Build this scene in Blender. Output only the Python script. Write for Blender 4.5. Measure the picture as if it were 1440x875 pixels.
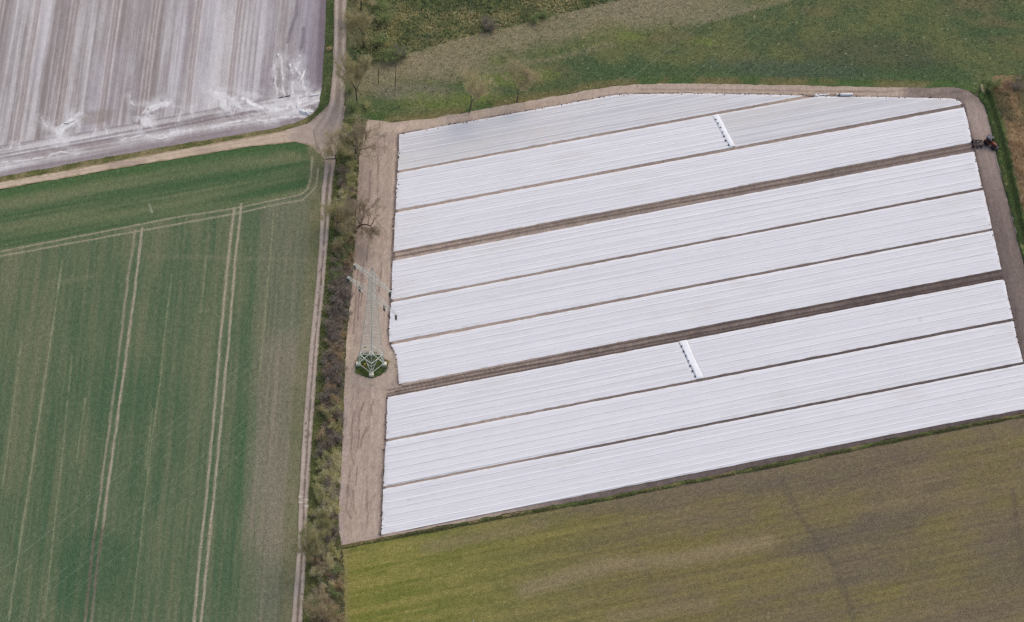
import bpy, bmesh, math, random
import numpy as np
from mathutils import Vector, Matrix

for o in list(bpy.data.objects):
    bpy.data.objects.remove(o, do_unlink=True)
SC = bpy.context.scene
COL = SC.collection

# ------------------------------------------------------------------ camera, sky, sun, exposure
FPX, PITCH, ROLL, DIST = 4800.0, math.radians(51.5), math.radians(3.6), 941.0
FWD = np.array([0, math.cos(PITCH), -math.sin(PITCH)])
RT0 = np.array([1.0, 0, 0]); UP0 = np.cross(RT0, FWD)
RT = math.cos(ROLL)*RT0 + math.sin(ROLL)*UP0
UP = -math.sin(ROLL)*RT0 + math.cos(ROLL)*UP0
CAM = -DIST*FWD
cd = bpy.data.cameras.new('camera'); cam = bpy.data.objects.new('camera', cd); COL.objects.link(cam)
cd.sensor_fit = 'HORIZONTAL'; cd.sensor_width = 36.0; cd.lens = FPX/1440.0*36.0
cd.clip_start = 1.0; cd.clip_end = 20000.0
M = Matrix((( RT[0], UP[0], -FWD[0], CAM[0]), (RT[1], UP[1], -FWD[1], CAM[1]), (RT[2], UP[2], -FWD[2], CAM[2]), (0, 0, 0, 1)))
cam.matrix_world = M
SC.camera = cam

SUN_EL, SUN_AZ = math.radians(52), math.radians(35)      # azimuth clockwise from +Y
wd = bpy.data.worlds.new('World'); SC.world = wd; wd.use_nodes = True
nt = wd.node_tree; nt.nodes.clear()
sky = nt.nodes.new('ShaderNodeTexSky'); sky.sky_type = 'NISHITA'; sky.sun_disc = False
sky.sun_elevation = SUN_EL; sky.sun_rotation = SUN_AZ
sky.air_density = 1.0; sky.dust_density = 4.0; sky.ozone_density = 1.0; sky.altitude = 100
bg = nt.nodes.new('ShaderNodeBackground'); bg.inputs['Strength'].default_value = 0.15
wo = nt.nodes.new('ShaderNodeOutputWorld')
nt.links.new(sky.outputs[0], bg.inputs[0]); nt.links.new(bg.outputs[0], wo.inputs[0])
sl = bpy.data.lights.new('sun', 'SUN'); sl.energy = 0.6; sl.angle = math.radians(80); sl.color = (1.0, 0.95, 0.88)
sun = bpy.data.objects.new('sun', sl); COL.objects.link(sun)
sd = Vector((math.sin(SUN_AZ)*math.cos(SUN_EL), math.cos(SUN_AZ)*math.cos(SUN_EL), math.sin(SUN_EL)))
sun.rotation_euler = sd.to_track_quat('Z', 'Y').to_euler(); sun.location = (0, 0, 300)
vs = SC.view_settings; vs.view_transform = 'Standard'; vs.look = 'None'; vs.gamma = 1.0
vs.use_curve_mapping = False; vs.exposure = 0.20
SC.render.resolution_x = 1024; SC.render.resolution_y = 622
SC.render.engine = 'CYCLES'; SC.cycles.use_denoising = True; SC.cycles.denoising_prefilter = 'ACCURATE'; SC.cycles.pixel_filter_type = 'BLACKMAN_HARRIS'; SC.cycles.filter_width = 1.35
SC.cycles.max_bounces = 6; SC.cycles.diffuse_bounces = 4; SC.cycles.glossy_bounces = 2; SC.cycles.volume_bounces = 0
KL = np.array([0.955, 0.960, 1.060])          # what a white card sends back to the camera under this sky, per channel

# ------------------------------------------------------------------ helpers
def P(x, y, z=0.0):
    """photo pixel -> point where that line of sight meets the level z"""
    d = FWD*FPX + RT*(x-720.0) - UP*(y-437.5)
    t = (z-CAM[2])/d[2]
    return CAM + t*d
def W(px): return np.array([P(*p)[:2] for p in px])
def lin(c):
    c = np.asarray(c, float)/255.0
    return np.where(c <= 0.04045, c/12.92, ((c+0.055)/1.055)**2.4)
def C(r, g, b): return np.clip(lin((r, g, b))/KL, 0.008, 0.86)
RNG = np.random.RandomState(7)
TAB = RNG.rand(256, 256)
def vn(x, y, seed=0):
    x = np.asarray(x)+seed*37.13; y = np.asarray(y)+seed*91.7
    xi = np.floor(x).astype(int); yi = np.floor(y).astype(int)
    fx = x-xi; fy = y-yi; fx = fx*fx*(3-2*fx); fy = fy*fy*(3-2*fy)
    a = TAB[xi & 255, yi & 255]; b = TAB[(xi+1) & 255, yi & 255]
    c = TAB[xi & 255, (yi+1) & 255]; d = TAB[(xi+1) & 255, (yi+1) & 255]
    return (a*(1-fx)+b*fx)*(1-fy)+(c*(1-fx)+d*fx)*fy
def fbm(x, y, s, o=4, seed=0):
    v = 0; a = 1.0; t = 0
    for i in range(o):
        v = v+a*vn(x/s*2**i, y/s*2**i, seed+i*3.3); t += a; a *= 0.55
    return v/t
def ss(a, b, x):
    t = np.clip((x-a)/(b-a), 0, 1); return t*t*(3-2*t)
def mix(a, b, t):
    t = np.asarray(t)[..., None] if np.ndim(t) else t
    return a*(1-t)+b*t
def pdist(X, Q, closed=False):
    best = np.full(len(X), 1e9); n = len(Q)
    for i in range(n if closed else n-1):
        a = Q[i]; b = Q[(i+1) % n]; d = b-a; L = max(d@d, 1e-9)
        t = np.clip(((X-a)@d)/L, 0, 1)
        e = X-(a+t[:, None]*d)
        best = np.minimum(best, e[:, 0]**2+e[:, 1]**2)
    return np.sqrt(best)
def sdist(X, Q):
    """signed side distance to a polyline (nearest segment), left positive"""
    best = np.full(len(X), 1e18); sg = np.zeros(len(X))
    for i in range(len(Q)-1):
        a = Q[i]; d = Q[i+1]-a; L = d@d
        t = np.clip(((X-a)@d)/L, 0, 1); e = X-(a+t[:, None]*d); q = (e**2).sum(1)
        s = np.sign(d[0]*(X[:, 1]-a[1])-d[1]*(X[:, 0]-a[0]))
        m = q < best; best = np.where(m, q, best); sg = np.where(m, s, sg)
    return sg*np.sqrt(best)
def nearest(X, Q):
    best = np.full(len(X), 1e18); out = X.copy(); n = len(Q)
    for i in range(n):
        a = Q[i]; d = Q[(i+1) % n]-a; L = max(d@d, 1e-9)
        t = np.clip(((X-a)@d)/L, 0, 1); p = a+t[:, None]*d
        q = ((X-p)**2).sum(1); m = q < best
        best = np.where(m, q, best); out[m] = p[m]
    return out
def inpoly(X, Q):
    r = np.zeros(len(X), bool); n = len(Q); x = X[:, 0]; y = X[:, 1]
    for i in range(n):
        x1, y1 = Q[i]; x2, y2 = Q[(i+1) % n]
        if y1 == y2: continue
        c = ((y1 > y) != (y2 > y)) & (x < (x2-x1)*(y-y1)/(y2-y1)+x1)
        r ^= c
    return r
def densify(Q, step, jit, seed, closed=True):
    out = []; n = len(Q)
    for i in range(n if closed else n-1):
        a = Q[i]; b = Q[(i+1) % n]; k = max(1, int(np.linalg.norm(b-a)/step))
        for j in range(k): out.append(a+(b-a)*j/k)
    if not closed: out.append(Q[-1])
    out = np.array(out)
    if jit:
        dx = fbm(out[:, 0], out[:, 1], 2.5, 3, seed)-0.5; dy = fbm(out[:, 0], out[:, 1], 2.5, 3, seed+50)-0.5
        out = out+np.stack([dx, dy], 1)*jit*2.4
    return out
def frame(a, b):
    """row frame from two pixels: unit vectors along and across"""
    q = W([a, b]); d = q[1]-q[0]; d = d/np.linalg.norm(d); return d, np.array([-d[1], d[0]])
def mesh_np(name, V, F, col=None, smooth=True):
    me = bpy.data.meshes.new(name); F = np.asarray(F, np.int32); k = F.shape[1]
    me.vertices.add(len(V)); me.vertices.foreach_set('co', np.asarray(V, np.float32).ravel())
    me.loops.add(F.size); me.loops.foreach_set('vertex_index', F.ravel())
    me.polygons.add(len(F)); me.polygons.foreach_set('loop_start', np.arange(0, F.size, k, dtype=np.int32))
    me.polygons.foreach_set('use_smooth', np.full(len(F), smooth))
    if col is not None:
        at = me.attributes.new('Col', 'FLOAT_COLOR', 'POINT')
        at.data.foreach_set('color', np.concatenate([col, np.ones((len(V), 1))], 1).astype(np.float32).ravel())
    me.update(); me.validate(); return me
def tag(o, label=None, cat=None, group=None, kind=None):
    if label: o['label'] = label
    if cat: o['category'] = cat
    if group: o['group'] = group
    if kind: o['kind'] = kind
    return o
def link(name, me, mat=None, parent=None, loc=None):
    o = bpy.data.objects.new(name, me); COL.objects.link(o)
    if mat is not None and len(me.materials) == 0: me.materials.append(mat)
    if parent: o.parent = parent
    if loc is not None: o.location = loc
    return o
def empty(name, loc, rz=0.0):
    o = bpy.data.objects.new(name, None); COL.objects.link(o); o.location = loc; o.rotation_euler = (0, 0, rz)
    o.empty_display_size = 0.5; return o

# ------------------------------------------------------------------ materials
def newmat(name, rough=0.9, spec=0.15):
    m = bpy.data.materials.new(name); m.use_nodes = True
    b = m.node_tree.nodes['Principled BSDF']; b.inputs['Roughness'].default_value = rough
    b.inputs['Specular IOR Level'].default_value = spec
    return m, m.node_tree, b
def mat_field(name, fine=2.2, amt=0.25, ang=0.0, stretch=1.0, bump=0.15, med=0.35, medamt=0.12, rough=0.95):
    """vertex colour (what grows or lies there) broken up by grain stretched along the rows, with fine relief"""
    m, t, b = newmat(name, rough, 0.08)
    at = t.nodes.new('ShaderNodeAttribute'); at.attribute_name = 'Col'
    tc = t.nodes.new('ShaderNodeTexCoord'); mp = t.nodes.new('ShaderNodeMapping')
    rot = t.nodes.new('ShaderNodeVectorRotate'); rot.rotation_type = 'Z_AXIS'; rot.inputs['Angle'].default_value = -ang
    mp.inputs['Scale'].default_value = (1.0/stretch, 1, 1)
    t.links.new(tc.outputs['Object'], rot.inputs['Vector']); t.links.new(rot.outputs[0], mp.inputs['Vector'])
    n1 = t.nodes.new('ShaderNodeTexNoise'); n1.inputs['Scale'].default_value = fine; n1.inputs['Detail'].default_value = 4; n1.inputs['Roughness'].default_value = 0.7
    n2 = t.nodes.new('ShaderNodeTexNoise'); n2.inputs['Scale'].default_value = med; n2.inputs['Detail'].default_value = 3
    for n in (n1, n2): t.links.new(mp.outputs[0], n.inputs['Vector'])
    def rng(src, a):
        r = t.nodes.new('ShaderNodeMapRange'); r.inputs[1].default_value = 0.33; r.inputs[2].default_value = 0.67
        r.inputs[3].default_value = 1-a; r.inputs[4].default_value = 1+a; t.links.new(src.outputs[0], r.inputs[0]); return r
    r1 = rng(n1, amt); r2 = rng(n2, medamt)
    mu = t.nodes.new('ShaderNodeMath'); mu.operation = 'MULTIPLY'; t.links.new(r1.outputs[0], mu.inputs[0]); t.links.new(r2.outputs[0], mu.inputs[1])
    vm = t.nodes.new('ShaderNodeVectorMath'); vm.operation = 'SCALE'
    t.links.new(at.outputs['Color'], vm.inputs[0]); t.links.new(mu.outputs[0], vm.inputs['Scale'])
    t.links.new(vm.outputs[0], b.inputs['Base Color'])
    if bump:
        bp = t.nodes.new('ShaderNodeBump'); bp.inputs['Strength'].default_value = 1.0; bp.inputs['Distance'].default_value = bump
        t.links.new(n1.outputs[0], bp.inputs['Height']); t.links.new(bp.outputs[0], b.inputs['Normal'])
    return m
def mat_attr(name, rough=0.9, spec=0.1, trans=0.0):
    m, t, b = newmat(name, rough, spec)
    at = t.nodes.new('ShaderNodeAttribute'); at.attribute_name = 'Col'
    t.links.new(at.outputs['Color'], b.inputs['Base Color']); return m
def mat_plain(name, c, rough=0.6, spec=0.3, var=0.12, scale=3.0, metal=0.0):
    m, t, b = newmat(name, rough, spec); b.inputs['Metallic'].default_value = metal
    tc = t.nodes.new('ShaderNodeTexCoord'); n = t.nodes.new('ShaderNodeTexNoise'); n.inputs['Scale'].default_value = scale; n.inputs['Detail'].default_value = 5
    t.links.new(tc.outputs['Object'], n.inputs['Vector'])
    cr = t.nodes.new('ShaderNodeValToRGB'); c = np.array(c)
    cr.color_ramp.elements[0].position = 0.3; cr.color_ramp.elements[1].position = 0.7
    cr.color_ramp.elements[0].color = (*np.clip(c*(1-var), 0, 1), 1); cr.color_ramp.elements[1].color = (*np.clip(c*(1+var), 0, 1), 1)
    t.links.new(n.outputs[0], cr.inputs[0]); t.links.new(cr.outputs[0], b.inputs['Base Color']); return m

def sheet(name, px, res, z, cf, mat, jit=0.3, seed=1, ang=0.0, hf=None, resv=None, world=False, label=None, struct=True):
    """a surface cut to its outline: grid inside, rim snapped to the outline; cf gives its own colour, hf its relief"""
    Q = np.array(px) if world else W(px)
    Q = densify(Q, 1.2, jit, seed)
    ca, sa = math.cos(ang), math.sin(ang); R = np.array([[ca, sa], [-sa, ca]])
    Qr = Q@R.T; resv = resv or res
    x0, y0 = Qr.min(0)-res; x1, y1 = Qr.max(0)+res
    nx = int((x1-x0)/res)+2; ny = int((y1-y0)/resv)+2
    gx, gy = np.meshgrid(x0+np.arange(nx)*res, y0+np.arange(ny)*resv, indexing='ij')
    X = np.stack([gx.ravel(), gy.ravel()], 1)
    ins = inpoly(X, Qr)
    I = ins.reshape(nx, ny); cell = I[:-1, :-1] | I[1:, :-1] | I[:-1, 1:] | I[1:, 1:]
    ci, cj = np.nonzero(cell); b = ci*ny+cj
    F = np.stack([b, b+ny, b+ny+1, b+1], 1)
    used = np.zeros(nx*ny, bool); used[F.ravel()] = True
    out = used & ~ins
    X[out] = nearest(X[out], Qr)
    idx = np.cumsum(used)-1; F = idx[F]; X = X[used]
    Xw = X@R
    c = cf(Xw, X)
    h = np.zeros(len(X)) if hf is None else hf(Xw, X, out[used])
    me = mesh_np(name, np.column_stack([Xw, z+h]), F, np.clip(c, 0.004, 0.86))
    o = link(name, me, mat)
    if struct: tag(o, label, None, None, 'structure')
    return o

# ================================================================== THE SETTING
# far ground, to the horizon
m, t, b = newmat('far_farmland', 0.95, 0.05)
tc = t.nodes.new('ShaderNodeTexCoord'); n = t.nodes.new('ShaderNodeTexNoise'); n.inputs['Scale'].default_value = 0.02; n.inputs['Detail'].default_value = 6
cr = t.nodes.new('ShaderNodeValToRGB'); cr.color_ramp.elements[0].color = (0.075, 0.09, 0.04, 1); cr.color_ramp.elements[1].color = (0.16, 0.14, 0.085, 1)
cr.color_ramp.elements[0].position = 0.35; cr.color_ramp.elements[1].position = 0.65
t.links.new(tc.outputs['Object'], n.inputs['Vector']); t.links.new(n.outputs[0], cr.inputs[0]); t.links.new(cr.outputs[0], b.inputs['Base Color'])
gV = [(-9000, -9000, -0.12), (9000, -9000, -0.12), (9000, 9000, -0.12), (-9000, 9000, -0.12)]
g = link('ground', mesh_np('ground', gV, [[0, 1, 2, 3]]), m); tag(g, 'flat farmland reaching to the horizon', kind='structure')

# ---- lines shared by several surfaces (photo pixels)
LANE_L = [(472, -60), (470, 0), (469, 50), (468, 100), (463, 145), (452, 168), (440, 185), (446, 212), (457, 226), (455, 245), (452, 262), (450, 300), (448.5, 350), (444, 400), (439, 450), (434, 500), (430, 550), (426, 600), (423, 650), (420, 700), (418.5, 750), (415.5, 800), (411, 850), (406, 930)]
LANE_R = [(489, -60), (487.5, 0), (487, 50), (486, 100), (485, 140), (483, 168), (478, 186), (475, 205), (472, 224), (470, 245), (468, 262), (465, 300), (460.5, 350), (457, 400), (452, 450), (447.5, 500), (444, 550), (440.5, 600), (437, 650), (434, 700), (432.5, 750), (430, 800), (427, 850), (423, 930)]
SOIL_L = [(518, 168), (514, 180), (508, 205), (505, 225), (503, 260), (500, 320), (498, 350), (497, 372), (493, 420), (490, 450), (487.5, 480), (485, 510), (484, 550), (483, 590), (481.5, 620), (480, 650), (478, 690), (475.5, 722), (477, 750), (480, 767)]
SOIL_T = [(518, 168), (550, 173), (600, 168), (641, 161), (696, 151), (780, 136), (840, 125), (869, 121), (904, 119), (958, 118), (1100, 120), (1240, 123), (1344, 124), (1362, 128), (1376, 138), (1385, 150), (1391, 172), (1395, 189), (1400, 209), (1402, 226), (1411, 259), (1421, 295), (1433, 346), (1440, 371), (1475, 500), (1500, 640)]
FIELD_B = [(480, 767), (500, 763), (534, 756), (560, 751.5), (700, 725), (860, 697), (1000, 669), (1100, 649), (1314, 605), (1440, 581), (1500, 568)]
TRK_U = [(-70, 270), (0, 256.5), (82, 242), (180, 223.5), (250, 211), (330, 197), (400, 184), (432, 174), (447, 163)]
TRK_D = [(-70, 281), (0, 267), (100, 249), (180, 235), (250, 223.5), (330, 210), (380, 203.5), (416, 200), (432, 204), (444, 212)]
FILM_B = [(-70, 262), (0, 249.5), (82, 235), (150, 222), (250, 204.5), (330, 191.5), (385, 181.5), (415, 173.5), (435, 164), (446, 154)]
ROWW, ROWWN = frame((335, 290), (287, 860))           # wheat rows
ROWF, ROWFN = frame((335, 0), (318, 153))             # rows under film
ROWP, ROWPN = frame((549.7, 424), (1382.3, 266))      # covered beds
HEADD, HEADN = frame((0, 357), (330, 297))            # headland of the wheat
ROWS_, ROWSN = frame((486, 880), (1440, 690))         # stubble rows
angof = lambda d: math.atan2(d[1], d[0])
N = np.array

def tracks(c, X, lines, width, colr, amt=1.0, seed=5, soft=0.5, patch=0.35):
    for ln in lines:
        d = pdist(X, densify(W(ln), 3.0, 0.12, seed, False))
        w = width*(0.8+0.5*fbm(X[:, 0], X[:, 1], 2.0, 2, seed))
        k = (1-ss(w*soft, w, d))*amt
        k = k*(1-patch+patch*2*fbm(X[:, 0], X[:, 1], 1.6, 3, seed+2)).clip(0, 1)
        c = mix(c, colr, k)
    return c

# ---- wheat
HL1 = [(-70, 367), (0, 354), (171, 321), (247, 306), (329, 293.5), (400, 279), (423, 274), (432, 266), (437, 250), (439, 221)]
HL2 = [(-70, 374), (0, 360.5), (171, 329.5), (247, 316), (329, 301), (394, 287), (414, 283.5), (426, 281), (436.6, 271), (445, 262), (447, 238)]
TR = [[(329.5, 293), (322, 355), (308.5, 492), (301.5, 577), (291.4, 688), (281, 781), (273, 875), (268, 930)],
      [(339.5, 287), (331, 365), (320.5, 492), (312.3, 577), (301.7, 688), (291.4, 788), (283, 875), (278, 930)]]
TL1 = [(190.6, 324), (180, 390), (168, 492), (157, 577), (138.8, 712), (130, 774), (120, 873), (114, 930)]
TL2 = [(200, 321), (188.5, 417), (178.3, 492), (167, 577), (150.8, 691), (143, 757), (137, 794), (128.6, 873), (122, 930)]
FAINT = [[(87.4, 369), (75.4, 451), (56.6, 578), (37.7, 702), (24, 794), (12, 873)]]
FAINT2 = [[(241.7, 386), (235, 441), (223, 554), (209, 654), (197, 767), (185, 873)], [(30, 480), (18, 575), (4, 680)], [(101, 500), (88, 640), (72, 780), (62, 870)],
          [(290, 360), (283, 440)], [(385, 300), (375, 420), (366, 520)], [(215, 575), (205, 660)], [(120, 560), (108, 650)]]
def c_wheat(X, _):
    u = X@ROWW; v = X@ROWWN
    big = fbm(X[:, 0], X[:, 1], 42, 4, 3); med = fbm(u/5, v, 5, 4, 4)
    r1 = vn(v/1.5, u/60, 6); r2 = vn(v/0.55, u/25, 7); r3 = vn(v/6.0, u/90, 8)
    g = 0.22*r1+0.30*r2+0.20*r3+0.52*big+0.34*med+0.16*(vn(v/0.35, u/12, 5)-0.5)-0.25
    c = mix(C(74, 95, 71), C(108, 111, 88), ss(0.20, 0.92, g))
    # headland sown across: long pale and dark bands parallel to the track
    hd = sdist(X, W(HL1)); uh = X@HEADD; vh = X@HEADN
    band = 0.42*vn(vh/3.0, uh/80, 12)+0.28*vn(vh/0.9, uh/40, 13)+0.45*fbm(uh/6, vh, 6, 4, 14)
    ch = mix(C(68, 92, 63), C(108, 113, 85), ss(0.30, 0.86, band))
    edge = pdist(X, W(TRK_D)); ch = mix(ch, C(62, 92, 56), 0.8*(1-ss(1.5, 5.5, edge+2*fbm(X[:, 0], X[:, 1], 4, 3, 9)-1)))
    c = mix(c, ch, ss(-0.3, 0.3, hd))
    # thin, poorly grown strip beside the lane
    ld = pdist(X, W([(400, 300), (399, 400), (395, 480), (388, 560), (384, 640), (384, 720), (392, 800), (396, 880)]))
    bare = ss(0.38, 0.80, 1.12-ld/14+0.5*(fbm(u/8, v, 3.5, 4, 21)-0.5)+0.30*(vn(v/1.2, u/50, 22)-0.5)+0.2*(big-0.5))
    dirt = mix(C(104, 104, 88), C(140, 130, 116), 0.6*vn(v/0.7, u/40, 23)+0.4*r2)
    low = ss(-6, 6, P(0, 470)[1]-X[:, 1]+fbm(X[:, 0], X[:, 1], 12, 2, 24)*8)*(1-0.75*ss(-4, 10, P(0, 745)[1]-X[:, 1]))
    c = mix(c, dirt, bare*(0.5+0.5*low)*ss(0, 1, -hd))
    near = pdist(X, W(LANE_L)); c = mix(c, mix(C(99, 103, 74), C(124, 117, 96), fbm(X[:, 0], X[:, 1], 3, 3, 25)), 0.85*(1-ss(2.0, 4.5, near+2*fbm(u/6, v, 3, 3, 26)-1)))
    # lush hollow
    q = X-W([(128, 808)])[0]; dd = np.hypot(q@ROWW/17, q@ROWWN/9.5)+1.5*(fbm(X[:, 0], X[:, 1], 9, 4, 31)-0.5)
    lush = 1-ss(0.4, 1.4, dd); c = mix(c, mix(C(56, 84, 60), C(68, 93, 68), r1), lush*0.55)
    q = X-W([(345, 640)])[0]; c = mix(c, C(64, 95, 64), 0.4*(1-ss(0.5, 1.3, np.hypot(q@ROWW/24, q@ROWWN/3.2)+0.5*(med-0.5))))
    # old field mark running across, bare corner
    c = tracks(c, X, [[(205, 360), (300, 362), (430, 366)], [(70, 400), (130, 388)]], 1.3, C(122, 120, 100), 0.3, 33, 0.2, 0.7)
    c = tracks(c, X, TR+[TL2], 0.46, C(160, 150, 134), 0.9*(1-0.6*lush), 35, 0.35, 0.25)
    c = tracks(c, X, [HL1, HL2], 0.42, C(150, 144, 124), 0.8, 34, 0.3, 0.4)
    c = tracks(c, X, [TL1], 0.40, C(150, 141, 124), 0.7*(1-0.5*lush), 36)
    c = tracks(c, X, [TL1, TL2], 0.5, C(96, 88, 80), 0.7*lush, 37)
    c = tracks(c, X, FAINT, 0.30, C(152, 150, 124), 0.6, 38, 0.3, 0.8)
    c = tracks(c, X, FAINT2, 0.3, C(140, 140, 112), 0.5, 39, 0.4, 0.8)
    c = tracks(c, X, [[(210, 287), (214, 300)]], 0.3, C(170, 172, 160), 0.5, 40)
    sp = vn(X[:, 0]/0.6, X[:, 1]/0.6, 41); c = mix(c, C(128, 130, 106), 0.3*ss(0.86, 0.97, sp))
    return c
M_WHEAT = mat_field('winter_wheat', 3.4, 0.40, angof(ROWW), 1.6, 0.08, 1.1, 0.13)
sheet('wheat_field', [(-75, 284)]+TRK_D[1:]+[(450, 218)]+[(x+2, y) for x, y in LANE_L[8:]]+[(-75, 930)], 0.32, 0.04, c_wheat, M_WHEAT, 0.25, 11,
      label='green winter wheat field with pale tramlines left of the lane')

# ---- field under old film
TRF = [(55, 0), (108, 0), (166, 0), (221, 0), (282, 0), (338, 0), (2, 0), (-55, 0)]
HEADF = [(-70, 218), (0, 206), (100, 190), (200, 172.5), (330, 149), (415, 133), (450, 127)]
WISP = [([(83, 192), (84, 183), (100, 170), (117, 160)], 1.3), ([(204, 176), (206, 162), (213, 153), (236, 144)], 1.2), ([(296, 126), (306, 131), (312, 140), (315, 152)], 1.2),
        ([(345, 139), (356, 147), (372, 153), (393, 154), (410, 148), (418, 142)], 1.9), ([(413, 143), (430, 137), (452, 131)], 0.9), ([(425, 149), (452, 140)], 0.7),
        ([(395, 78), (397, 95), (396, 118), (401, 134)], 0.7), ([(385, 90), (387, 118), (390, 134)], 0.5), ([(408, 90), (411, 110), (413, 134)], 0.8), ([(422, 77), (419, 100), (428, 120), (431, 134)], 0.7),
        ([(416, 96), (424, 112), (428, 128)], 0.6), ([(417, 134), (418, 153)], 0.9), ([(420, 158), (440, 156)], 1.3), ([(77, 197), (80, 208)], 0.4), ([(89, 192), (94, 201)], 0.4),
        ([(19, 200), (15, 210)], 0.35), ([(26, 200), (28, 210)], 0.35), ([(136, 182), (130, 192)], 0.35), ([(148, 176), (150, 188)], 0.4), ([(256, 152), (252, 170)], 0.35), ([(270, 150), (272, 166)], 0.4),
        ([(210, 158), (212, 178)], 0.5), ([(332, 148), (328, 158)], 0.4), ([(322, 140), (325, 158)], 0.4), ([(57, 165), (66, 178)], 0.5), ([(180, 135), (188, 150)], 0.5),
        ([(310, 130), (330, 140), (336, 152)], 0.6), ([(0, 229), (60, 222), (85, 214), (110, 216)], 0.6), ([(170, 196), (200, 190), (225, 196), (250, 184)], 0.6), ([(300, 178), (340, 170), (390, 168)], 0.6), ([(395, 166), (425, 163), (440, 160)], 0.9)]
def c_film(X, _):
    u = X@ROWF; v = X@ROWFN
    f = 0.26*vn(v/2.6, u/120, 51)+0.26*vn(v/0.75, u/60, 52)+0.24*vn(v/0.36, u/30, 53)+0.42*fbm(u/5, v, 5, 5, 54)+0.18*vn(v/7, u/200, 50)
    c = mix(C(138, 128, 129), C(196, 191, 196), ss(0.38, 1.02, f))
    c = mix(c, C(176, 170, 184), 0.35*ss(0.45, 0.7, vn(v/4.5, u/150, 57))*ss(0.3,0.7,fbm(u/3,v,8,3,56)))
    for p in TRF:
        o = W([p])[0]@ROWFN; d = np.abs(v-o-0.25*(vn(u/9, 0*u, 58)-0.5))
        c = mix(c, C(142, 128, 128), 0.6*(1-ss(0.45, 1.0, d))); c = mix(c, C(198, 187, 186), 0.5*(1-ss(0.12, 0.3, np.abs(d-1.15))))
        c = mix(c, C(190, 180, 180), 0.45*(1-ss(0.1, 0.25, d)))
    # bluish band along the right edge where the film lies bare
    rd = pdist(X, W([(459, -60), (456, 60), (452, 135)])); c = mix(c, mix(C(128, 115, 129), C(152, 146, 160), vn(v/0.8, u/40, 59)), 0.75*(1-ss(4, 13, rd)))
    c = mix(c, C(104, 90, 98), 0.7*(1-ss(1.0, 2.6, rd)))
    c = tracks(c, X, [[(418, 0), (417, 20), (408, 45), (404, 60)], [(427, 40), (426, 60), (420, 80)]], 0.6, C(110, 102, 112), 0.7, 61)
    # headland, worked across
    hd = -sdist(X, W(HEADF)); Hd, Hn = frame((0, 206), (330, 149)); uh = X@Hd; vh = X@Hn
    fh = 0.5*vn(vh/1.6, uh/45, 62)+0.28*vn(vh/0.5, uh/25, 63)+0.42*fbm(uh/3, vh, 4, 4, 64)
    ch = mix(C(150, 140, 142), C(206, 202, 207), ss(0.30, 0.86, fh))
    ar = np.abs(vn((uh+0.15*vh**2)/2.4, vh/6, 65)-0.5); ch = mix(ch, C(212, 208, 214), 0.5*(1-ss(0.03, 0.10, ar))*ss(0.45, 0.6, fbm(uh, vh, 14, 2, 66)))
    bd = pdist(X, W(FILM_B)); ch = mix(ch, C(128, 116, 121), 0.8*(1-ss(1.2, 3.6, bd+1.6*fbm(uh/4, vh, 3, 3, 67)-0.8)))
    c = mix(c, ch, ss(-0.8, 0.8, hd+1.2*(fbm(X[:, 0], X[:, 1], 3, 3, 68)-0.5)))
    c = tracks(c, X, [HEADF], 0.5, C(124, 114, 120), 0.5, 69)
    c = tracks(c, X, [[(-70, 236), (0, 223), (100, 205), (200, 188), (330, 162), (400, 149)], [(-70, 230), (0, 218), (120, 197), (330, 157)]], 0.6, C(112, 101, 106), 0.62, 70)
    for ln, w in WISP+[([(x+3, y+2.2) for x, y in l_], w_*0.7) for l_, w_ in WISP[:16] if w_ > 0.85]+[([(x-4, y-1.5) for x, y in l_], w_*0.6) for l_, w_ in WISP[:16] if w_ > 1.0]:
        d = pdist(X, densify(W(ln), 1.5, 0.5, 71, False)); k = (1-ss(w*0.05, w*0.70, d))*ss(0.30, 0.62, fbm(X[:, 0]*1.0, X[:, 1], 1.1, 3, 72)+0.05)
        c = mix(c, C(224, 222, 228), 0.8*k)
        d2 = (1-ss(w*0.3, w*5.0, d))*0.36*ss(0.36, 0.66, fbm(X[:, 0]+0.4*X[:, 1], X[:, 1]*1.3, 2.6, 4, 73)); c = mix(c, C(208, 205, 211), d2)
    q = X-W([(135, 165)])[0]; c = mix(c, C(138, 125, 121), 0.55*(1-ss(0.7, 1.2, np.hypot((q@Hd)/6.5, (q@Hn)/3.0)+0.4*(fh-0.5))))
    return c
def h_film(X, _, rim): return 0.05*np.sin(2*math.pi*(X@ROWFN)/0.75)*(~rim)
M_FILM = mat_field('film_on_soil', 3.6, 0.15, angof(ROWF), 2.5, 0.06, 0.8, 0.06, 0.8)
sheet('film_covered_field', FILM_B+[(449, 146), (452, 130), (455, 90), (457, 60), (459, 0), (461, -60), (-75, -60)], 0.30, 0.06, c_film, M_FILM, 0.2, 12, hf=h_film,
      label='pale field of old clear film in narrow rows, streaked with brown wheel lines')

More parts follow.
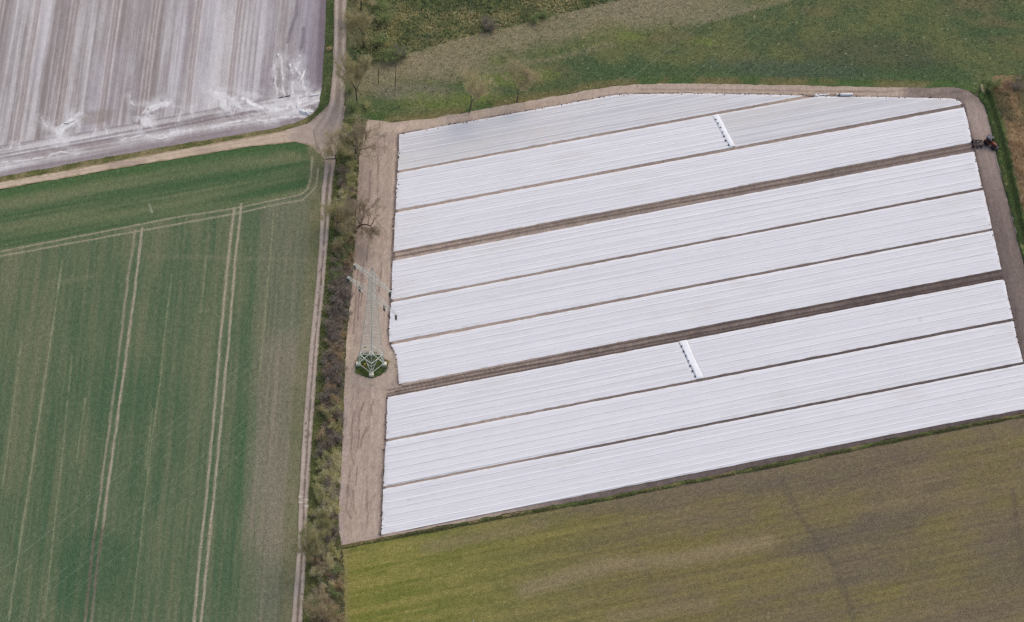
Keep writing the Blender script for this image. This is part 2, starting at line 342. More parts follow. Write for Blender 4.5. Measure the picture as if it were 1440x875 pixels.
# ---- meadow and scrub above the white covers
def c_meadow(X, _):
    x, y = X[:, 0], X[:, 1]
    f = fbm(x, y, 9, 5, 81); g = fbm(x, y, 2.2, 3, 82); h = fbm(x/2.5, y, 22, 3, 83)
    c = mix(C(74, 92, 60), C(112, 113, 78), ss(0.3, 0.75, 0.6*f+0.35*g+0.15*h))
    d1 = sdist(X, W([(440, 115), (530, 88), (640, 55), (760, 26), (880, -2), (980, -25), (1080, -60)]))           # edge of the scrub
    tan = mix(C(126, 117, 93), C(146, 133, 114), g)
    band = ss(-0.5, 1.0, -d1+1.5*(g-0.5))*(1-ss(6, 14, -d1+8*(f-0.5)))
    c = mix(c, tan, 0.72*band*ss(0.2, 0.6, f+0.5*g))
    q = X-W([(610, 95)])[0]; c = mix(c, tan, 0.6*(1-ss(0.5, 1.2, np.hypot(q[:, 0]/20, q[:, 1]/6)+0.9*(f-0.5))))
    q = X-W([(585, 130)])[0]; c = mix(c, C(125, 117, 104), 0.6*(1-ss(0.5, 1.2, np.hypot(q[:, 0]/13, q[:, 1]/4)+0.9*(f-0.5))))
    q = X-W([(960, 18)])[0]; c = mix(c, C(133, 124, 104), 0.65*(1-ss(0.4, 1.3, np.hypot(q[:, 0]/38, q[:, 1]/8)+0.9*(f-0.5))))
    scr = ss(-0.3, 0.8, d1+1.2*(g-0.5))
    sc = mix(C(66, 80, 52), C(119, 113, 80), ss(0.3, 0.72, 0.5*f+0.5*fbm(x, y, 1.4, 3, 84))); sc = mix(sc, C(70, 76, 62), 0.6*ss(0.55, 0.7, fbm(x, y, 7, 3, 85)))
    c = mix(c, sc, scr)
    # right-hand mown grass
    d2 = sdist(X, W([(640, 220), (668, 165), (690, 135), (720, 108), (800, 78), (900, 52), (1000, 25), (1120, -3), (1250, -40)]))
    rg = mix(C(73, 90, 64), C(103, 106, 72), ss(0.3, 0.72, 0.5*f+0.25*g+0.3*h)); rg = mix(rg, C(116, 103, 80), 0.5*ss(0.56, 0.75, fbm(x/2, y, 14, 3, 86)))
    low = pdist(X, W([(780, 128), (900, 108), (1060, 106), (1240, 108), (1340, 112)])); rg = mix(rg, C(72, 92, 62), 0.75*(1-ss(2, 9, low+5*(f-0.5))))
    rg = mix(rg, C(79, 89, 79), 0.5*(1-ss(0.5, 1.3, np.hypot((x-P(1110, 98)[0])/26, (y-P(1110, 98)[1])/4)+0.6*(f-0.5))))
    rg = mix(rg, C(82, 84, 70), 0.5*(1-ss(0.5, 1.3, np.hypot((x-P(1230, 75)[0])/24, (y-P(1230, 75)[1])/7)+0.6*(f-0.5))))
    c = mix(c, rg, ss(-1, 2, -d2+3*(f-0.5)))
    c = tracks(c, X, [[(700, 98), (800, 78), (860, 63)], [(990, 30), (1060, 12), (1110, -2)]], 1.8, C(140, 128, 110), 0.38, 87, 0.05, 0.6)
    # fresh yellow-green growth
    for p, a, bb in (((690, 112), 7, 3), ((620, 143), 13, 4), ((735, 112), 5, 4), ((765, 105), 5, 3), ((885, 52), 5, 3), ((985, 58), 5, 2), ((700, 140), 9, 2.5)):
        q = X-W([p])[0]; c = mix(c, C(110, 122, 64), 0.48*(1-ss(0.4, 1.2, np.hypot(q[:, 0]/a, q[:, 1]/bb)+1.1*(g-0.5))))
    e = pdist(X, W(SOIL_T)); c = mix(c, mix(C(74, 95, 54), C(121, 109, 76), ss(0.4, 0.62, fbm(x, y, 10, 3, 88))), 0.65*(1-ss(1.2, 4.0, e+2*(g-0.5))))
    ln = pdist(X, W(LANE_R[:8])); c = mix(c, C(110, 108, 80), 0.5*(1-ss(0.5, 3, ln+2*(g-0.5))))
    c = mix(c, C(178, 176, 150), 0.5*ss(0.93, 0.985, vn(x/0.45, y/0.45, 89)))
    c = mix(c, C(52, 62, 42), 0.5*ss(0.80, 0.95, vn(x/0.8, y/0.8, 90)))
    return c
M_MEADOW = mat_field('rough_grass', 2.8, 0.46, 0.2, 1.3, 0.18, 0.9, 0.16)
sheet('meadow', LANE_R[:6]+[(490, 190), (520, 172)]+SOIL_T[:14]+[(1372, 132), (1380, 118), (1400, 112), (1520, 106), (1520, -70), (600, -70)], 0.36, 0.02, c_meadow, M_MEADOW, 0.35, 13,
      label='rough olive meadow with scrub, north of the white covers')

# ---- stubble field below
def c_stub(X, _):
    x, y = X[:, 0], X[:, 1]; u = X@ROWS_; v = X@ROWSN
    f = fbm(u/1.7, v, 13, 5, 101); g = fbm(u/2, v, 2.5, 3, 102); r = vn(v/0.9, u/50, 103); r2 = vn(v/3.5, u/120, 104)
    a = 0.66*f+0.20*g+0.05*r+0.07*r2+0.10*vn(v/0.45, u/25, 100)
    br = mix(C(98, 87, 74), C(124, 111, 90), 0.6*g+0.4*vn(v/0.45, u/25, 99)); ol = mix(C(105, 97, 61), C(122, 113, 71), r)
    c = mix(br, ol, ss(0.26, 0.78, a-0.10*ss(20, 110, x))); c = c*(0.93+0.14*vn(v/0.4, u/18, 98))[:, None]
    gl = 1-ss(4, 88, np.abs(x-W([(488, 800)])[0][0])+26*(f-0.5))
    c = mix(c, mix(C(106, 111, 52), C(130, 125, 70), ss(0.3, 0.7, g*0.6+r*0.4)), 0.92*gl)
    # dry ridge and damp dark hollows
    c = tracks(c, X, [[(740, 830), (850, 795), (960, 785), (1080, 762)]], 4.0, C(138, 123, 100), 0.6, 105, 0.1)
    c = tracks(c, X, [[(860, 868), (1000, 850)], [(600, 770), (760, 740)]], 3.2, C(128, 114, 94), 0.45, 106, 0.1)
    for p, aa, bb, k in (((1200, 755), 20, 5, .42), ((1270, 730), 16, 3.5, .4), ((1130, 768), 14, 4, .35), ((1240, 800), 30, 5, .3), ((1000, 690), 28, 4, .35), ((1180, 660), 30, 5, .3), ((1410, 800), 15, 15, .35)):
        q = X-W([p])[0]; c = mix(c, C(93, 85, 80), k*(1-ss(0.3, 1.25, np.hypot(q@ROWS_/aa, q@ROWSN/bb)+1.0*(fbm(u/3, v, 4, 3, 107)-0.5))))
    c = tracks(c, X, [[(1100, 675), (1130, 735), (1170, 790), (1195, 850), (1205, 900)], [(1425, 690), (1430, 740), (1440, 800)]], 1.5, C(84, 76, 72), 0.42, 108, 0.05, 0.6)
    c = tracks(c, X, [[(870, 700), (885, 740), (895, 770), (918, 830)]], 1.6, C(88, 80, 74), 0.2, 110, 0.05, 0.9)
    e = pdist(X, W(FIELD_B)); c = mix(c, C(112, 100, 87), 0.55*(1-ss(1.5, 7, e+4*(g-0.5)))*(1-0.9*gl))
    le = pdist(X, W([(483, 765), (484, 940)])); c = mix(c, C(128, 120, 84), 0.7*(1-ss(0.5, 2.2, le+1.2*(g-0.5))))
    c = mix(c, C(160, 145, 110), 0.35*ss(0.90, 0.98, vn(x/0.4, y/0.4, 109)))
    return c
M_STUB = mat_field('stubble', 3.4, 0.44, angof(ROWS_), 1.6, 0.10, 1.1, 0.15)
sheet('stubble_field', [(478, 769)]+[(x, y+2) for x, y in FIELD_B]+[(1540, 940), (482, 940)], 0.36, 0.0, c_stub, M_STUB, 0.3, 14, label='brown and olive stubble field below the white covers')

# ---- soil of the covered field
CORN = {  # white covers, pixels: top-left, top-right, bottom-right, bottom-left
 'P3': [(556.2, 299.6), (1355.5, 151.6), (1362, 176), (1367, 200.6), (553.2, 354.2), (554.5, 325)],
 'P4': [(552, 367.4), (1369.7, 213.5), (1376, 240), (1381.5, 264.6), (550, 422.4), (551, 395)],
 'P5': [(550, 425.8), (1383, 267.6), (1389, 294), (1395, 322), (547.8, 481.5), (546.8, 466), (548, 450)],
 'P6': [(549.5, 485.3), (1396, 325), (1402, 352), (1408.2, 379.3), (561.2, 540.8), (560, 522), (558.5, 509), (555, 495)],
 'P8': [(542.5, 621.8), (1425, 452), (1431, 480), (1438.5, 509.4), (539.2, 685), (540.5, 652)],
 'P9': [(538.7, 688.4), (1439, 513), (1500, 501.5), (1508, 563.5), (1440, 576.3), (1314.3, 599.4), (536, 752.6), (537.5, 720)],
 'P1': [(561.2, 189.6), (640, 175), (780, 149.5), (862, 134.5), (880, 133), (958, 132), (1040, 132.5), (1133, 135), (1125, 136.6), (559.2, 240.8), (560.5, 215)],
 'P2L': [(558.5, 243.8), (1003, 162.5), (1030, 207.8), (556.2, 295.8), (557.2, 270)],
 'P2R': [(1009, 161.4), (1150, 136), (1240, 137), (1338, 139), (1346, 140.5), (1350, 143), (1353.5, 147.2), (1034, 207)],
 'P7L': [(545.2, 559.2), (954, 481), (980, 534.2), (543, 618.2), (543.5, 590)],
 'P7R': [(962, 479.4), (1404, 394.4), (1410, 393.8), (1412.5, 396), (1418, 420), (1424, 448.2), (988, 532.6)]}
ENDS = [[(561, 189), (557, 270), (553, 355), (550, 420), (546.8, 466), (549, 485), (556, 497), (559, 512), (561, 541)], [(545, 559), (542.5, 620), (539, 686), (536, 752)],
        [(1346, 140), (1354, 148), (1367, 201)], [(1369.5, 213), (1382, 266), (1395, 323), (1408, 379)], [(1412, 395), (1424, 449), (1438, 509)]]
TOPEDGE = [(561, 189.6), (640, 175), (780, 149.5), (862, 134.5), (880, 133), (958, 132), (1133, 135), (1240, 137), (1346, 140.5)]
def c_soil(X, _):
    x, y = X[:, 0], X[:, 1]; f = fbm(x, y, 7, 4, 121); g = fbm(x, y, 1.3, 3, 122)
    xl = W([(556, 400)])[0][0]; xr = W([(1390, 300)])[0][0]; yt = W([(700, 150)])[0][1]; yb = W([(700, 720)])[0][1]
    t = ss(0, 1, (x-xl)/(xr-xl)*0.95); s = np.clip((yt-y)/(yt-yb), 0, 1)
    dk = ss(0.05, 0.95, 0.55*t+0.62*s*ss(0.0, 0.25, t)+0.25*(f-0.5))
    c = mix(mix(C(150, 135, 128), C(172, 155, 146), g), mix(C(84, 75, 76), C(106, 95, 93), g), dk)
    # damp banding in the alleys, along the rows
    v = X@ROWPN; u = X@ROWP; c = mix(c, c*0.86, ss(0.45, 0.7, vn(v/0.6, u/30, 123))*ss(xl-1, xl+3, x))
    # top headland stays light; right headland worked lengthways
    td = pdist(X, W(SOIL_T[:12])); c = mix(c, mix(C(164, 146, 134), C(182, 164, 152), vn(td/0.7, u/25, 124)*0.6+0.4*g), 0.9*(1-ss(5, 8.5, td)))
    rl = W([(1352, 140), (1395, 310), (1440, 490)]); rd = -sdist(X, rl); rr = ss(-0.6, 3.0, sdist(X, W([(1344, 120), (1369, 208), (1408, 380), (1450, 560)])))
    sh = ss(0, 1, (W([(1370, 150)])[0][1]-y)/50)
    rc = mix(mix(C(150, 133, 128), C(104, 92, 90), sh), mix(C(168, 151, 145), C(128, 115, 111), sh), 0.55*vn(rd/0.55, y/28, 125)+0.45*vn(rd/1.5, y/50, 126))
    c = mix(c, rc, 0.9*rr*ss(-2, 9, (W([(1370, 131)])[0][1]-y)))
    # left headland: long harrow streaks and turning curves
    hl = sdist(X, W(SOIL_L)); lz = 1-ss(-0.5, 0.5, x-xl-0.9+0*y)
    lc = mix(C(146, 128, 120), C(186, 167, 155), 0.46*vn(hl/0.45, y/35, 127)+0.26*vn(hl/1.6, y/60, 128)+0.34*f)
    c = mix(c, lc, 0.85*lz)
    c = mix(c, C(163, 149, 152), 0.6*(1-ss(0.7, 2.0, np.abs(hl+0*y)))*(y < W([(500, 560)])[0][1]))
    c = tracks(c, X, [[(498, 579), (495.4, 597), (494, 639), (497, 652)], [(512, 566), (504.6, 586), (505, 608), (504, 630)], [(526, 561), (522, 572), (522, 585)], [(517, 600), (509, 618), (506, 632)],
                      [(503, 655), (500, 683)], [(497.7, 690), (496.6, 714), (500, 724)], [(516, 690), (516.6, 738)], [(488.6, 682), (487.4, 718), (494, 730)], [(492, 655), (490, 700)],
                      [(532, 205), (532, 240), (530, 275)], [(521, 240), (519, 285)], [(541, 190), (541, 216)], [(512, 370), (508, 430)], [(537, 370), (533, 410)], [(519, 330), (515, 370)], [(503, 380), (497, 470)],
                      [(508, 386), (503, 450)]], 0.27, C(108, 94, 89), 0.7, 129, 0.3, 0.7)
    c = tracks(c, X, [[(560, 200), (545, 192), (535, 200), (532, 215)]], 2.2, C(152, 132, 128), 0.5, 130, 0.1)
    c = tracks(c, X, [[(478, 186), (500, 178), (530, 181), (560, 180), (620, 170)]], 2.4, C(190, 171, 156), 0.5, 131, 0.1)
    c = tracks(c, X, [[(487, 460), (489, 490), (486, 505)], [(493, 420), (491, 445)]], 0.8, C(196, 178, 168), 0.5, 131)
    c = tracks(c, X, [[(545, 549), (620, 536), (760, 511)], [(545, 554), (560, 551)]], 0.4, C(98, 84, 82), 0.7, 132)
    # wheel ruts in the two wide alleys
    c = tracks(c, X, [[(556, 362), (760, 322), (960, 285), (1180, 245), (1369, 209)], [(556, 355.6), (760, 317.8), (960, 280), (1367, 203.5)]], 0.42, C(92, 78, 74), 0.72, 133, 0.4, 0.2)
    c = tracks(c, X, [[(556, 551), (760, 512), (960, 474), (1180, 432), (1409, 389)], [(566, 544), (760, 506), (960, 467.5), (1180, 425), (1408, 382)], [(548, 557), (760, 516.8), (960, 478), (1410, 392)]], 0.42, C(74, 62, 60), 0.75, 134, 0.4, 0.2)
    c = tracks(c, X, [[(1340, 122.5), (1240, 130), (1060, 127), (900, 126)], [(1180, 129), (1230, 128)]], 0.4, C(130, 112, 104), 0.5, 135)
    # fresh soil thrown onto the ends of the covers
    for ln in ENDS:
        d = pdist(X, densify(W(ln), 1.0, 0.3, 136, False)); c = mix(c, C(104, 92, 90), 0.85*(1-ss(0.35, 0.95, d))*ss(0.28, 0.5, fbm(x, y, 1.2, 3, 137)+0.1))
    d = pdist(X, W(TOPEDGE)); c = mix(c, C(122, 106, 100), 0.7*(1-ss(0.3, 0.8, d))*ss(0.35, 0.55, fbm(x, y, 1.6, 3, 138)))
    # trodden ground round the mast
    q = X-W([(521, 514)])[0]; r = np.hypot(q[:, 0], q[:, 1]); c = mix(c, C(172, 157, 146), 0.6*(1-ss(1.0, 2.2, np.abs(r-6.2))))
    cl = vn(x/0.5, y/0.5, 139); c = mix(c, c*0.72, ss(0.82, 0.95, cl)*0.7)
    return c
def h_soil(X, _, rim): return 0.05*(fbm(X[:, 0], X[:, 1], 0.9, 3, 141)-0.5)
M_SOIL = mat_field('dry_soil', 3.4, 0.20, 1.45, 2.6, 0.08, 0.9, 0.08)
SOILPOLY = SOIL_T+[(1520, 566)]+FIELD_B[::-1]+SOIL_L[::-1][1:-1]
sheet('bare_soil', SOILPOLY, 0.36, 0.10, c_soil, M_SOIL, 0.28, 15, hf=h_soil, label='bare sandy soil headland and alleys around the white covers')

# ---- grass: hedge strip, verges, ditch
def c_hedge(X, _):
    x, y = X[:, 0], X[:, 1]; f = fbm(x, y, 6, 4, 151); g = fbm(x, y, 1.5, 3, 152)
    c = mix(C(74, 84, 52), C(112, 108, 74), ss(0.3, 0.7, 0.6*f+0.4*g))
    d = pdist(X, W(LANE_R)); c = mix(c, C(92, 105, 58), 0.7*(1-ss(1.5, 4.5, d+2*(g-0.5))))
    m = ss(0, 3, pdist(X, W(LANE_R))-2.5)*ss(0, 3, pdist(X, W(SOIL_L))-1.0); c = mix(c, mix(C(80, 72, 64), C(104, 92, 76), g), 0.65*m*ss(0.35, 0.6, fbm(x, y, 9, 3, 153)+0.1))
    return c
M_GRASS = mat_field('weedy_grass', 2.0, 0.35, 1.4, 1.3, 0.25, 0.5, 0.12)
HEDGEPOLY = [(x-1, y) for x, y in LANE_R[5:]]+[(484, 930), (484, 800), (482, 768)]+SOIL_L[::-1][1:]
sheet('hedge_bank', HEDGEPOLY, 0.4, 0.08, c_hedge, M_GRASS, 0.4, 16, label='weedy green bank under the hedge between lane and soil')
VERGE = [(461, -60), (459, 0), (457, 60), (455, 90), (452, 128), (448, 148), (441, 160), (432, 167), (436, 173), (447, 166), (455, 160), (464, 146), (470, 100), (471, 50), (472, 0), (474, -60)]
def c_verge(X, _):
    f = fbm(X[:, 0], X[:, 1], 4, 4, 161); c = mix(C(80, 95, 60), C(108, 115, 78), ss(0.3, 0.7, f))
    lo = ss(0, 6, P(450, 140)[1]-X[:, 1]); return mix(c, C(112, 104, 74), 0.6*lo*ss(0.4, 0.6, f))
sheet('grass_verge', VERGE, 0.4, 0.09, c_verge, M_GRASS, 0.35, 17, label='bright green grass verge between film field and lane')
sheet('grass_verge', [(x, y-1) for x, y in FILM_B]+[(446, 160)]+[(x, y+1.5) for x, y in TRK_U[::-1]], 0.4, 0.085,
      lambda X, _: mix(C(88, 92, 56), C(124, 114, 84), ss(0.3, 0.7, fbm(X[:, 0], X[:, 1], 3, 4, 162))), M_GRASS, 0.3, 18, label='thin olive grass strip between film field and side track')
EDGE_G = [(x, y+1.2) for x, y in FIELD_B]
def strip(line, up, dn):
    return [(x, y-up) for x, y in line]+[(x, y+dn) for x, y in line[::-1]]
def c_fieldedge(X, _):
    x, y = X[:, 0], X[:, 1]; f = fbm(x, y, 5, 4, 171); g = fbm(x, y, 1.4, 3, 172)
    c = mix(C(84, 96, 54), C(122, 108, 80), ss(0.38, 0.66, 0.7*f+0.3*g)); lft = 1-ss(0, 30, x-W([(520, 760)])[0][0])
    c = mix(c, C(112, 98, 70), 0.6*lft)
    d = sdist(X, W([(a, b_+5.2) for a, b_ in FIELD_B])); return mix(c, C(56, 68, 40), 0.8*(1-ss(0.1, 0.7, np.abs(d+0.2))))
sheet('grass_verge', strip([(x, y+2.6) for x, y in FIELD_B], 2.6, 3.2), 0.35, 0.07, c_fieldedge, M_GRASS, 0.3, 19, label='narrow weedy grass strip between lowest white cover and stubble')
DITCH_L = [(1376, 138)]+SOIL_T[15:]
DITCH_C = [(1386, 120), (1393, 144), (1400, 167), (1407, 190), (1413.5, 217), (1419.4, 245), (1426, 274), (1432, 302), (1443, 345), (1480, 480), (1515, 640)]
def c_ditch(X, _):
    x, y = X[:, 0], X[:, 1]; f = fbm(x, y, 4, 4, 181); g = fbm(x, y, 1.2, 3, 182); d = sdist(X, W(DITCH_C))
    c = mix(C(68, 86, 50), C(92, 106, 62), ss(0.3, 0.7, f)); c = mix(c, C(50, 60, 38), 0.8*(1-ss(0.3, 1.1, np.abs(d))))
    c = mix(c, mix(C(118, 104, 76), C(96, 96, 66), g), ss(0.7, 2.2, d+1.5*(g-0.5)))
    c = mix(c, mix(C(132, 106, 82), C(142, 122, 98), g), 0.75*ss(1.5, 3, d)*(1-ss(6, 9, d+4*(f-0.5))))
    c = mix(c, C(86, 88, 66), ss(8, 12, d+4*(f-0.5)))
    q = X-W([(1440, 125)])[0]; c = mix(c, C(92, 84, 66), 0.6*(1-ss(0.5, 1.2, np.hypot(q[:, 0]/10, q[:, 1]/5)+f-0.5)))
    c = tracks(c, X, [[(1375, 118), (1380, 123), (1385, 132)], [(1369, 106), (1376, 116)]], 0.7, C(196, 176, 150), 0.7, 183)
    e = pdist(X, W([(1402, 226), (1411, 259), (1421, 295), (1433, 346)])); return mix(c, C(150, 136, 98), 0.5*(1-ss(0.5, 1.8, e))*ss(0.4, 0.6, f))
def h_ditch(X, _, rim):
    d = np.abs(sdist(X, W(DITCH_C))); return np.where(rim, 0, 0.55*(ss(0.2, 1.6, d))*(1-ss(6, 9, d)))
sheet('ditch_bank', DITCH_L+[(1590, 640), (1560, 300), (1530, 106), (1440, 104), (1400, 108), (1380, 116)], 0.36, 0.12, c_ditch, M_GRASS, 0.35, 20, hf=h_ditch, label='green ditch with reed bank at the right edge')
# round island of grass under the mast
MC = W([(522.0, 513.5)])[0]
ISL = [(MC[0]+4.55*math.cos(a)*(1+0.09*math.sin(3*a+1)+0.05*math.sin(7*a)), MC[1]+4.55*math.sin(a)*(1+0.09*math.cos(2*a)+0.05*math.sin(5*a+2))) for a in np.linspace(0, 2*math.pi, 28, endpoint=False)]
def c_isl(X, _):
    f = fbm(X[:, 0], X[:, 1], 2, 4, 191); q = X-MC; c = mix(C(72, 90, 52), C(108, 112, 70), ss(0.3, 0.7, f))
    return mix(c, C(128, 114, 84), 0.8*ss(2.6, 4.6, q[:, 0]+0.3*q[:, 1]+2*(f-0.5)))
sheet('grass_island', ISL, 0.3, 0.16, c_isl, M_GRASS, 1.1, 21, world=True, label='round patch of grass under the lattice mast')

# ---- side track and lane
def c_track(X, _):
    x, y = X[:, 0], X[:, 1]; f = fbm(x, y, 6, 4, 201); g = fbm(x, y, 1.3, 3, 202); dd = pdist(X, W(TRK_D))
    c = mix(C(178, 158, 142), C(196, 178, 162), 0.55*g+0.45*vn(dd/0.6, x/20, 203)); c = mix(c, C(152, 134, 126), 0.6*ss(0.55, 0.72, fbm(x/3, y, 5, 3, 204)))
    j = W([(447, 188)])[0]; q = X-j; c = mix(c, mix(C(150, 134, 130), C(172, 156, 150), f), 0.75*(1-ss(5, 13, np.hypot(q[:, 0], q[:, 1]*0.8)+4*(f-0.5))))
    e = np.minimum(pdist(X, W(TRK_U[:-2])), dd); c = mix(c, C(128, 118, 88), 0.75*(1-ss(0.1, 0.7, e+0.9*(g-0.5))))
    c = tracks(c, X, [[(-10, 262), (180, 229.5), (330, 203), (400, 192)]], 0.5, C(160, 142, 124), 0.35, 205)
    return c
M_DIRT = mat_field('sandy_track', 2.4, 0.13, 0.2, 2.0, 0.07, 0.5, 0.06)
sheet('side_track', TRK_U+[(463, 146), (486, 150), (482, 176), (474, 208), (466, 224), (457, 224)]+TRK_D[::-1], 0.34, 0.12, c_track, M_DIRT, 0.3, 22, label='sandy side track running left from the junction')
LM = [((a[0]+b_[0])/2, a[1]) for a, b_ in zip(LANE_L, LANE_R)]
RUT1 = [(a[0]*0.77+b_[0]*0.23, a[1]) for a, b_ in zip(LANE_L, LANE_R)]; RUT2 = [(a[0]*0.20+b_[0]*0.80, a[1]) for a, b_ in zip(LANE_L, LANE_R)]
def c_lane(X, _):
    x, y = X[:, 0], X[:, 1]; f = fbm(x, y/3, 4, 4, 211); g = fbm(x, y, 1.2, 3, 212)
    c = mix(C(128, 116, 108), C(152, 138, 130), 0.6*g+0.4*f)
    yj = P(470, 235)[1]; lowr = ss(-3, 6, yj-y)                      # below the junction: two ruts and a grassy crown
    c = mix(c, mix(C(104, 95, 84), C(124, 112, 99), g), lowr*0.95)
    for r, w in ((RUT1, 0.60), (RUT2, 0.46)):
        d = pdist(X, W(r)); c = mix(c, mix(C(162, 147, 140), C(188, 174, 166), 0.5*f+0.5*vn(y/6, x, 213)), 0.95*(1-ss(w*0.7, w*1.2, d+0.5*(g-0.5)))*ss(-4, 2, np.abs(y-P(465, 195)[1])-4))
    up = ss(-4, 4, y-P(475, 150)[1]); c = mix(c, mix(C(160, 145, 138), C(180, 165, 156), g), 0.7*up*(1-ss(0.2, 0.7, pdist(X, W(LM))))*0+0.0*up)
    c = mix(c, C(134, 120, 112), 0.6*up*(1-ss(0.35, 0.9, pdist(X, W(LM)))))
    c = mix(c, mix(C(160, 143, 132), C(176, 158, 148), g), 0.75*(1-ss(6, 11, np.abs(y-P(475, 105)[1])))*ss(0.4, 0.55, f+0.1))
    e = np.minimum(pdist(X, W(LANE_L[7:])), pdist(X, W(LANE_R[7:]))); c = mix(c, C(116, 110, 80), 0.6*lowr*(1-ss(0.02, 0.35, e+0.6*(g-0.5))))
    for p, k in (((431, 575), .5), ((430, 596), .9), ((430.5, 606), .8), ((430, 615), 1.1), ((429.5, 622), .7), ((436, 612), .8), ((449, 383), .7), ((451, 380), .8), ((448, 412), .6), ((424, 836), .7), ((418.5, 822), .6), ((476, 33), .5), ((478.5, 62), .6), ((445, 430), .7), ((437, 512), .7)):
        q = X-W([p])[0]; c = mix(c, C(88, 80, 82), 0.8*(1-ss(0.2, 1.0, np.hypot(q[:, 0]/0.45/k, q[:, 1]/0.9/k)+0.5*(g-0.5))))
    for i, yy in enumerate((699, 703, 707, 712)):
        q = X-W([(422.5 if i % 2 == 0 else 431, yy)])[0]; c = mix(c, C(206, 194, 184), 0.8*(1-ss(0.3, 1.0, np.hypot(q[:, 0]/1.1, q[:, 1]/0.45))))
    jn = 1-ss(3, 9, np.hypot(x-P(464, 190)[0], (y-P(464, 190)[1])*0.6)); return mix(c, mix(C(152, 136, 132), C(170, 154, 148), g), 0.6*jn)
def h_lane(X, _, rim):
    h = np.zeros(len(X))
    for r in (RUT1, RUT2): h = h-0.07*(1-ss(0.3, 0.9, pdist(X, W(r))))
    return np.where(rim, 0, h+0.09)
sheet('farm_lane', LANE_L+LANE_R[::-1], 0.30, 0.14, c_lane, M_DIRT, 0.22, 23, hf=h_lane, label='two-rut farm lane running past the hedge')

# ================================================================== THE WHITE COVERS
M_FLEECE = mat_field('white_fleece', 2.2, 0.03, angof(ROWP), 2.5, 0.04, 0.3, 0.02, 0.7)
SPACING = 1.62
def cover(key, label, grey, seed, seams):
    px = CORN[key]; Q = W(px); ang = angof(ROWP)
    d0 = ROWP; n0 = ROWPN
    top = Q@n0
    vb = min(top); vt = max(top)
    def cf(X, _):
        u = X@d0; v = X@n0; f = fbm(u/6, v, 3, 4, seed)
        s = 0.72*vn(v/0.36, u/70, seed+1)+0.22*vn(v/1.3, u/90, seed+2)+0.22*f
        if grey: c = mix(C(187, 185, 193), C(206, 204, 211), ss(0.2, 0.95, s)); c = mix(c, C(200, 198, 196), 0.4*ss(0.55, 0.75, fbm(u/5, v, 9, 3, seed+4)))
        else: c = mix(C(205, 204, 213), C(215, 213, 222), ss(0.1, 1.0, s))
        c = mix(c, C(196, 190, 190), 0.30*ss(0.60, 0.80, fbm(u/2.5, v, 7, 4, seed+11))); c = mix(c, C(178, 166, 160), 0.5*ss(0.93, 0.98, vn(u/1.1, v/0.6, seed+12))*ss(0.5, 0.7, fbm(u, v, 16, 2, seed+13)))
        e = pdist(X, Q, True); c = mix(c, C(226, 224, 232), 0.5*(1-ss(0.2, 1.0, e))); c = mix(c, C(170, 158, 152), 0.4*(1-ss(0.1, 0.7, e))*ss(0.52, 0.66, fbm(u, v, 2.2, 3, seed+14)))
        return c
    def hf(X, _, rim):
        u = X@d0; v = X@n0; ph = v-vb
        r = 0.5+0.5*np.cos(2*math.pi*ph/SPACING+0.5*(vn(u/20, 0*u, seed)-0.5)); e = pdist(X, Q, True)
        wr = 0.05*(fbm(u/2.2, v, 1.3, 3, seed+6)-0.5)+0.03*(fbm(u, v/2, 1.8, 2, seed+7)-0.5)
        return np.where(rim, -0.02, (0.06+0.025*r*(0.4+vn(v/2.1, u/60, seed+8))+0.5*wr)*ss(0.0, 0.7, e))
    o = sheet('crop_cover', px, 0.7, 0.16, cf, M_FLEECE, 0.10, seed, ang=ang, hf=hf, resv=0.22, label=label, struct=False)
    tag(o, label, 'crop cover', 'white crop covers laid over the beds')
    # doubled, brighter lengthwise folds
    V = []; rs = random.Random(seed)
    us = Q@d0
    for s in seams:
        v0 = vb+s*(vt-vb)
        # where this row line crosses the outline
        xs = []
        for i in range(len(Q)):
            a, b_ = Q[i], Q[(i+1) % len(Q)]; va, vbb = a@n0-v0, b_@n0-v0
            if va*vbb < 0: k = va/(va-vbb); xs.append((a+(b_-a)*k)@d0)
        if len(xs) < 2: continue
        ua, ub = min(xs)+1.0, max(xs)-1.0
        if ub-ua < 8: continue
        k = int((ub-ua)/2.5); uu = np.linspace(ua, ub, k)
        w = 0.15+0.06*vn(uu/9, uu*0, seed+s*10); vo = v0+0.14*(vn(uu/14, uu*0, seed+9)-0.5)
        prof = [(-1.0, -0.02), (-0.6, 0.015), (0.6, 0.015), (1.0, -0.02)]
        zb = 0.16+0.115+0.02*(0.5+0.5*np.cos(2*math.pi*(vo-vb)/SPACING))
        P_ = []
        for a_, h_ in prof: P_.append(np.column_stack([uu[:, None]*d0+(vo+a_*w)[:, None]*n0, zb+h_]))
        VV = np.concatenate(P_); F = []
        for r in range(3):
            i = np.arange(k-1); F.append(np.stack([r*k+i, r*k+i+1, (r+1)*k+i+1, (r+1)*k+i], 1))
        me = mesh_np('fold', VV, np.concatenate(F)[:, ::-1]); link('fold', me, M_FOLDG if grey else (M_FOLD if rs.random() < 0.5 else M_FOLDD), o)
    return o
M_FOLD = mat_plain('folded_fleece', C(225, 224, 231), 0.7, 0.1, 0.02, 0.4)
M_FOLDD = mat_plain('flat_folded_fleece', C(218, 217, 225), 0.7, 0.1, 0.02, 0.4)
M_FOLDG = mat_plain('folded_thin_fleece', C(213, 211, 219), 0.7, 0.1, 0.03, 0.4)
cover('P1', 'greyish thin crop cover at the very top, its upper edge bent', True, 301, (0.2, 0.47, 0.63, 0.8))
cover('P2L', 'bright white crop cover ending at a white cross strip under the topmost grey cover', False, 310, (0.1, 0.24, 0.4, 0.52, 0.66, 0.82))
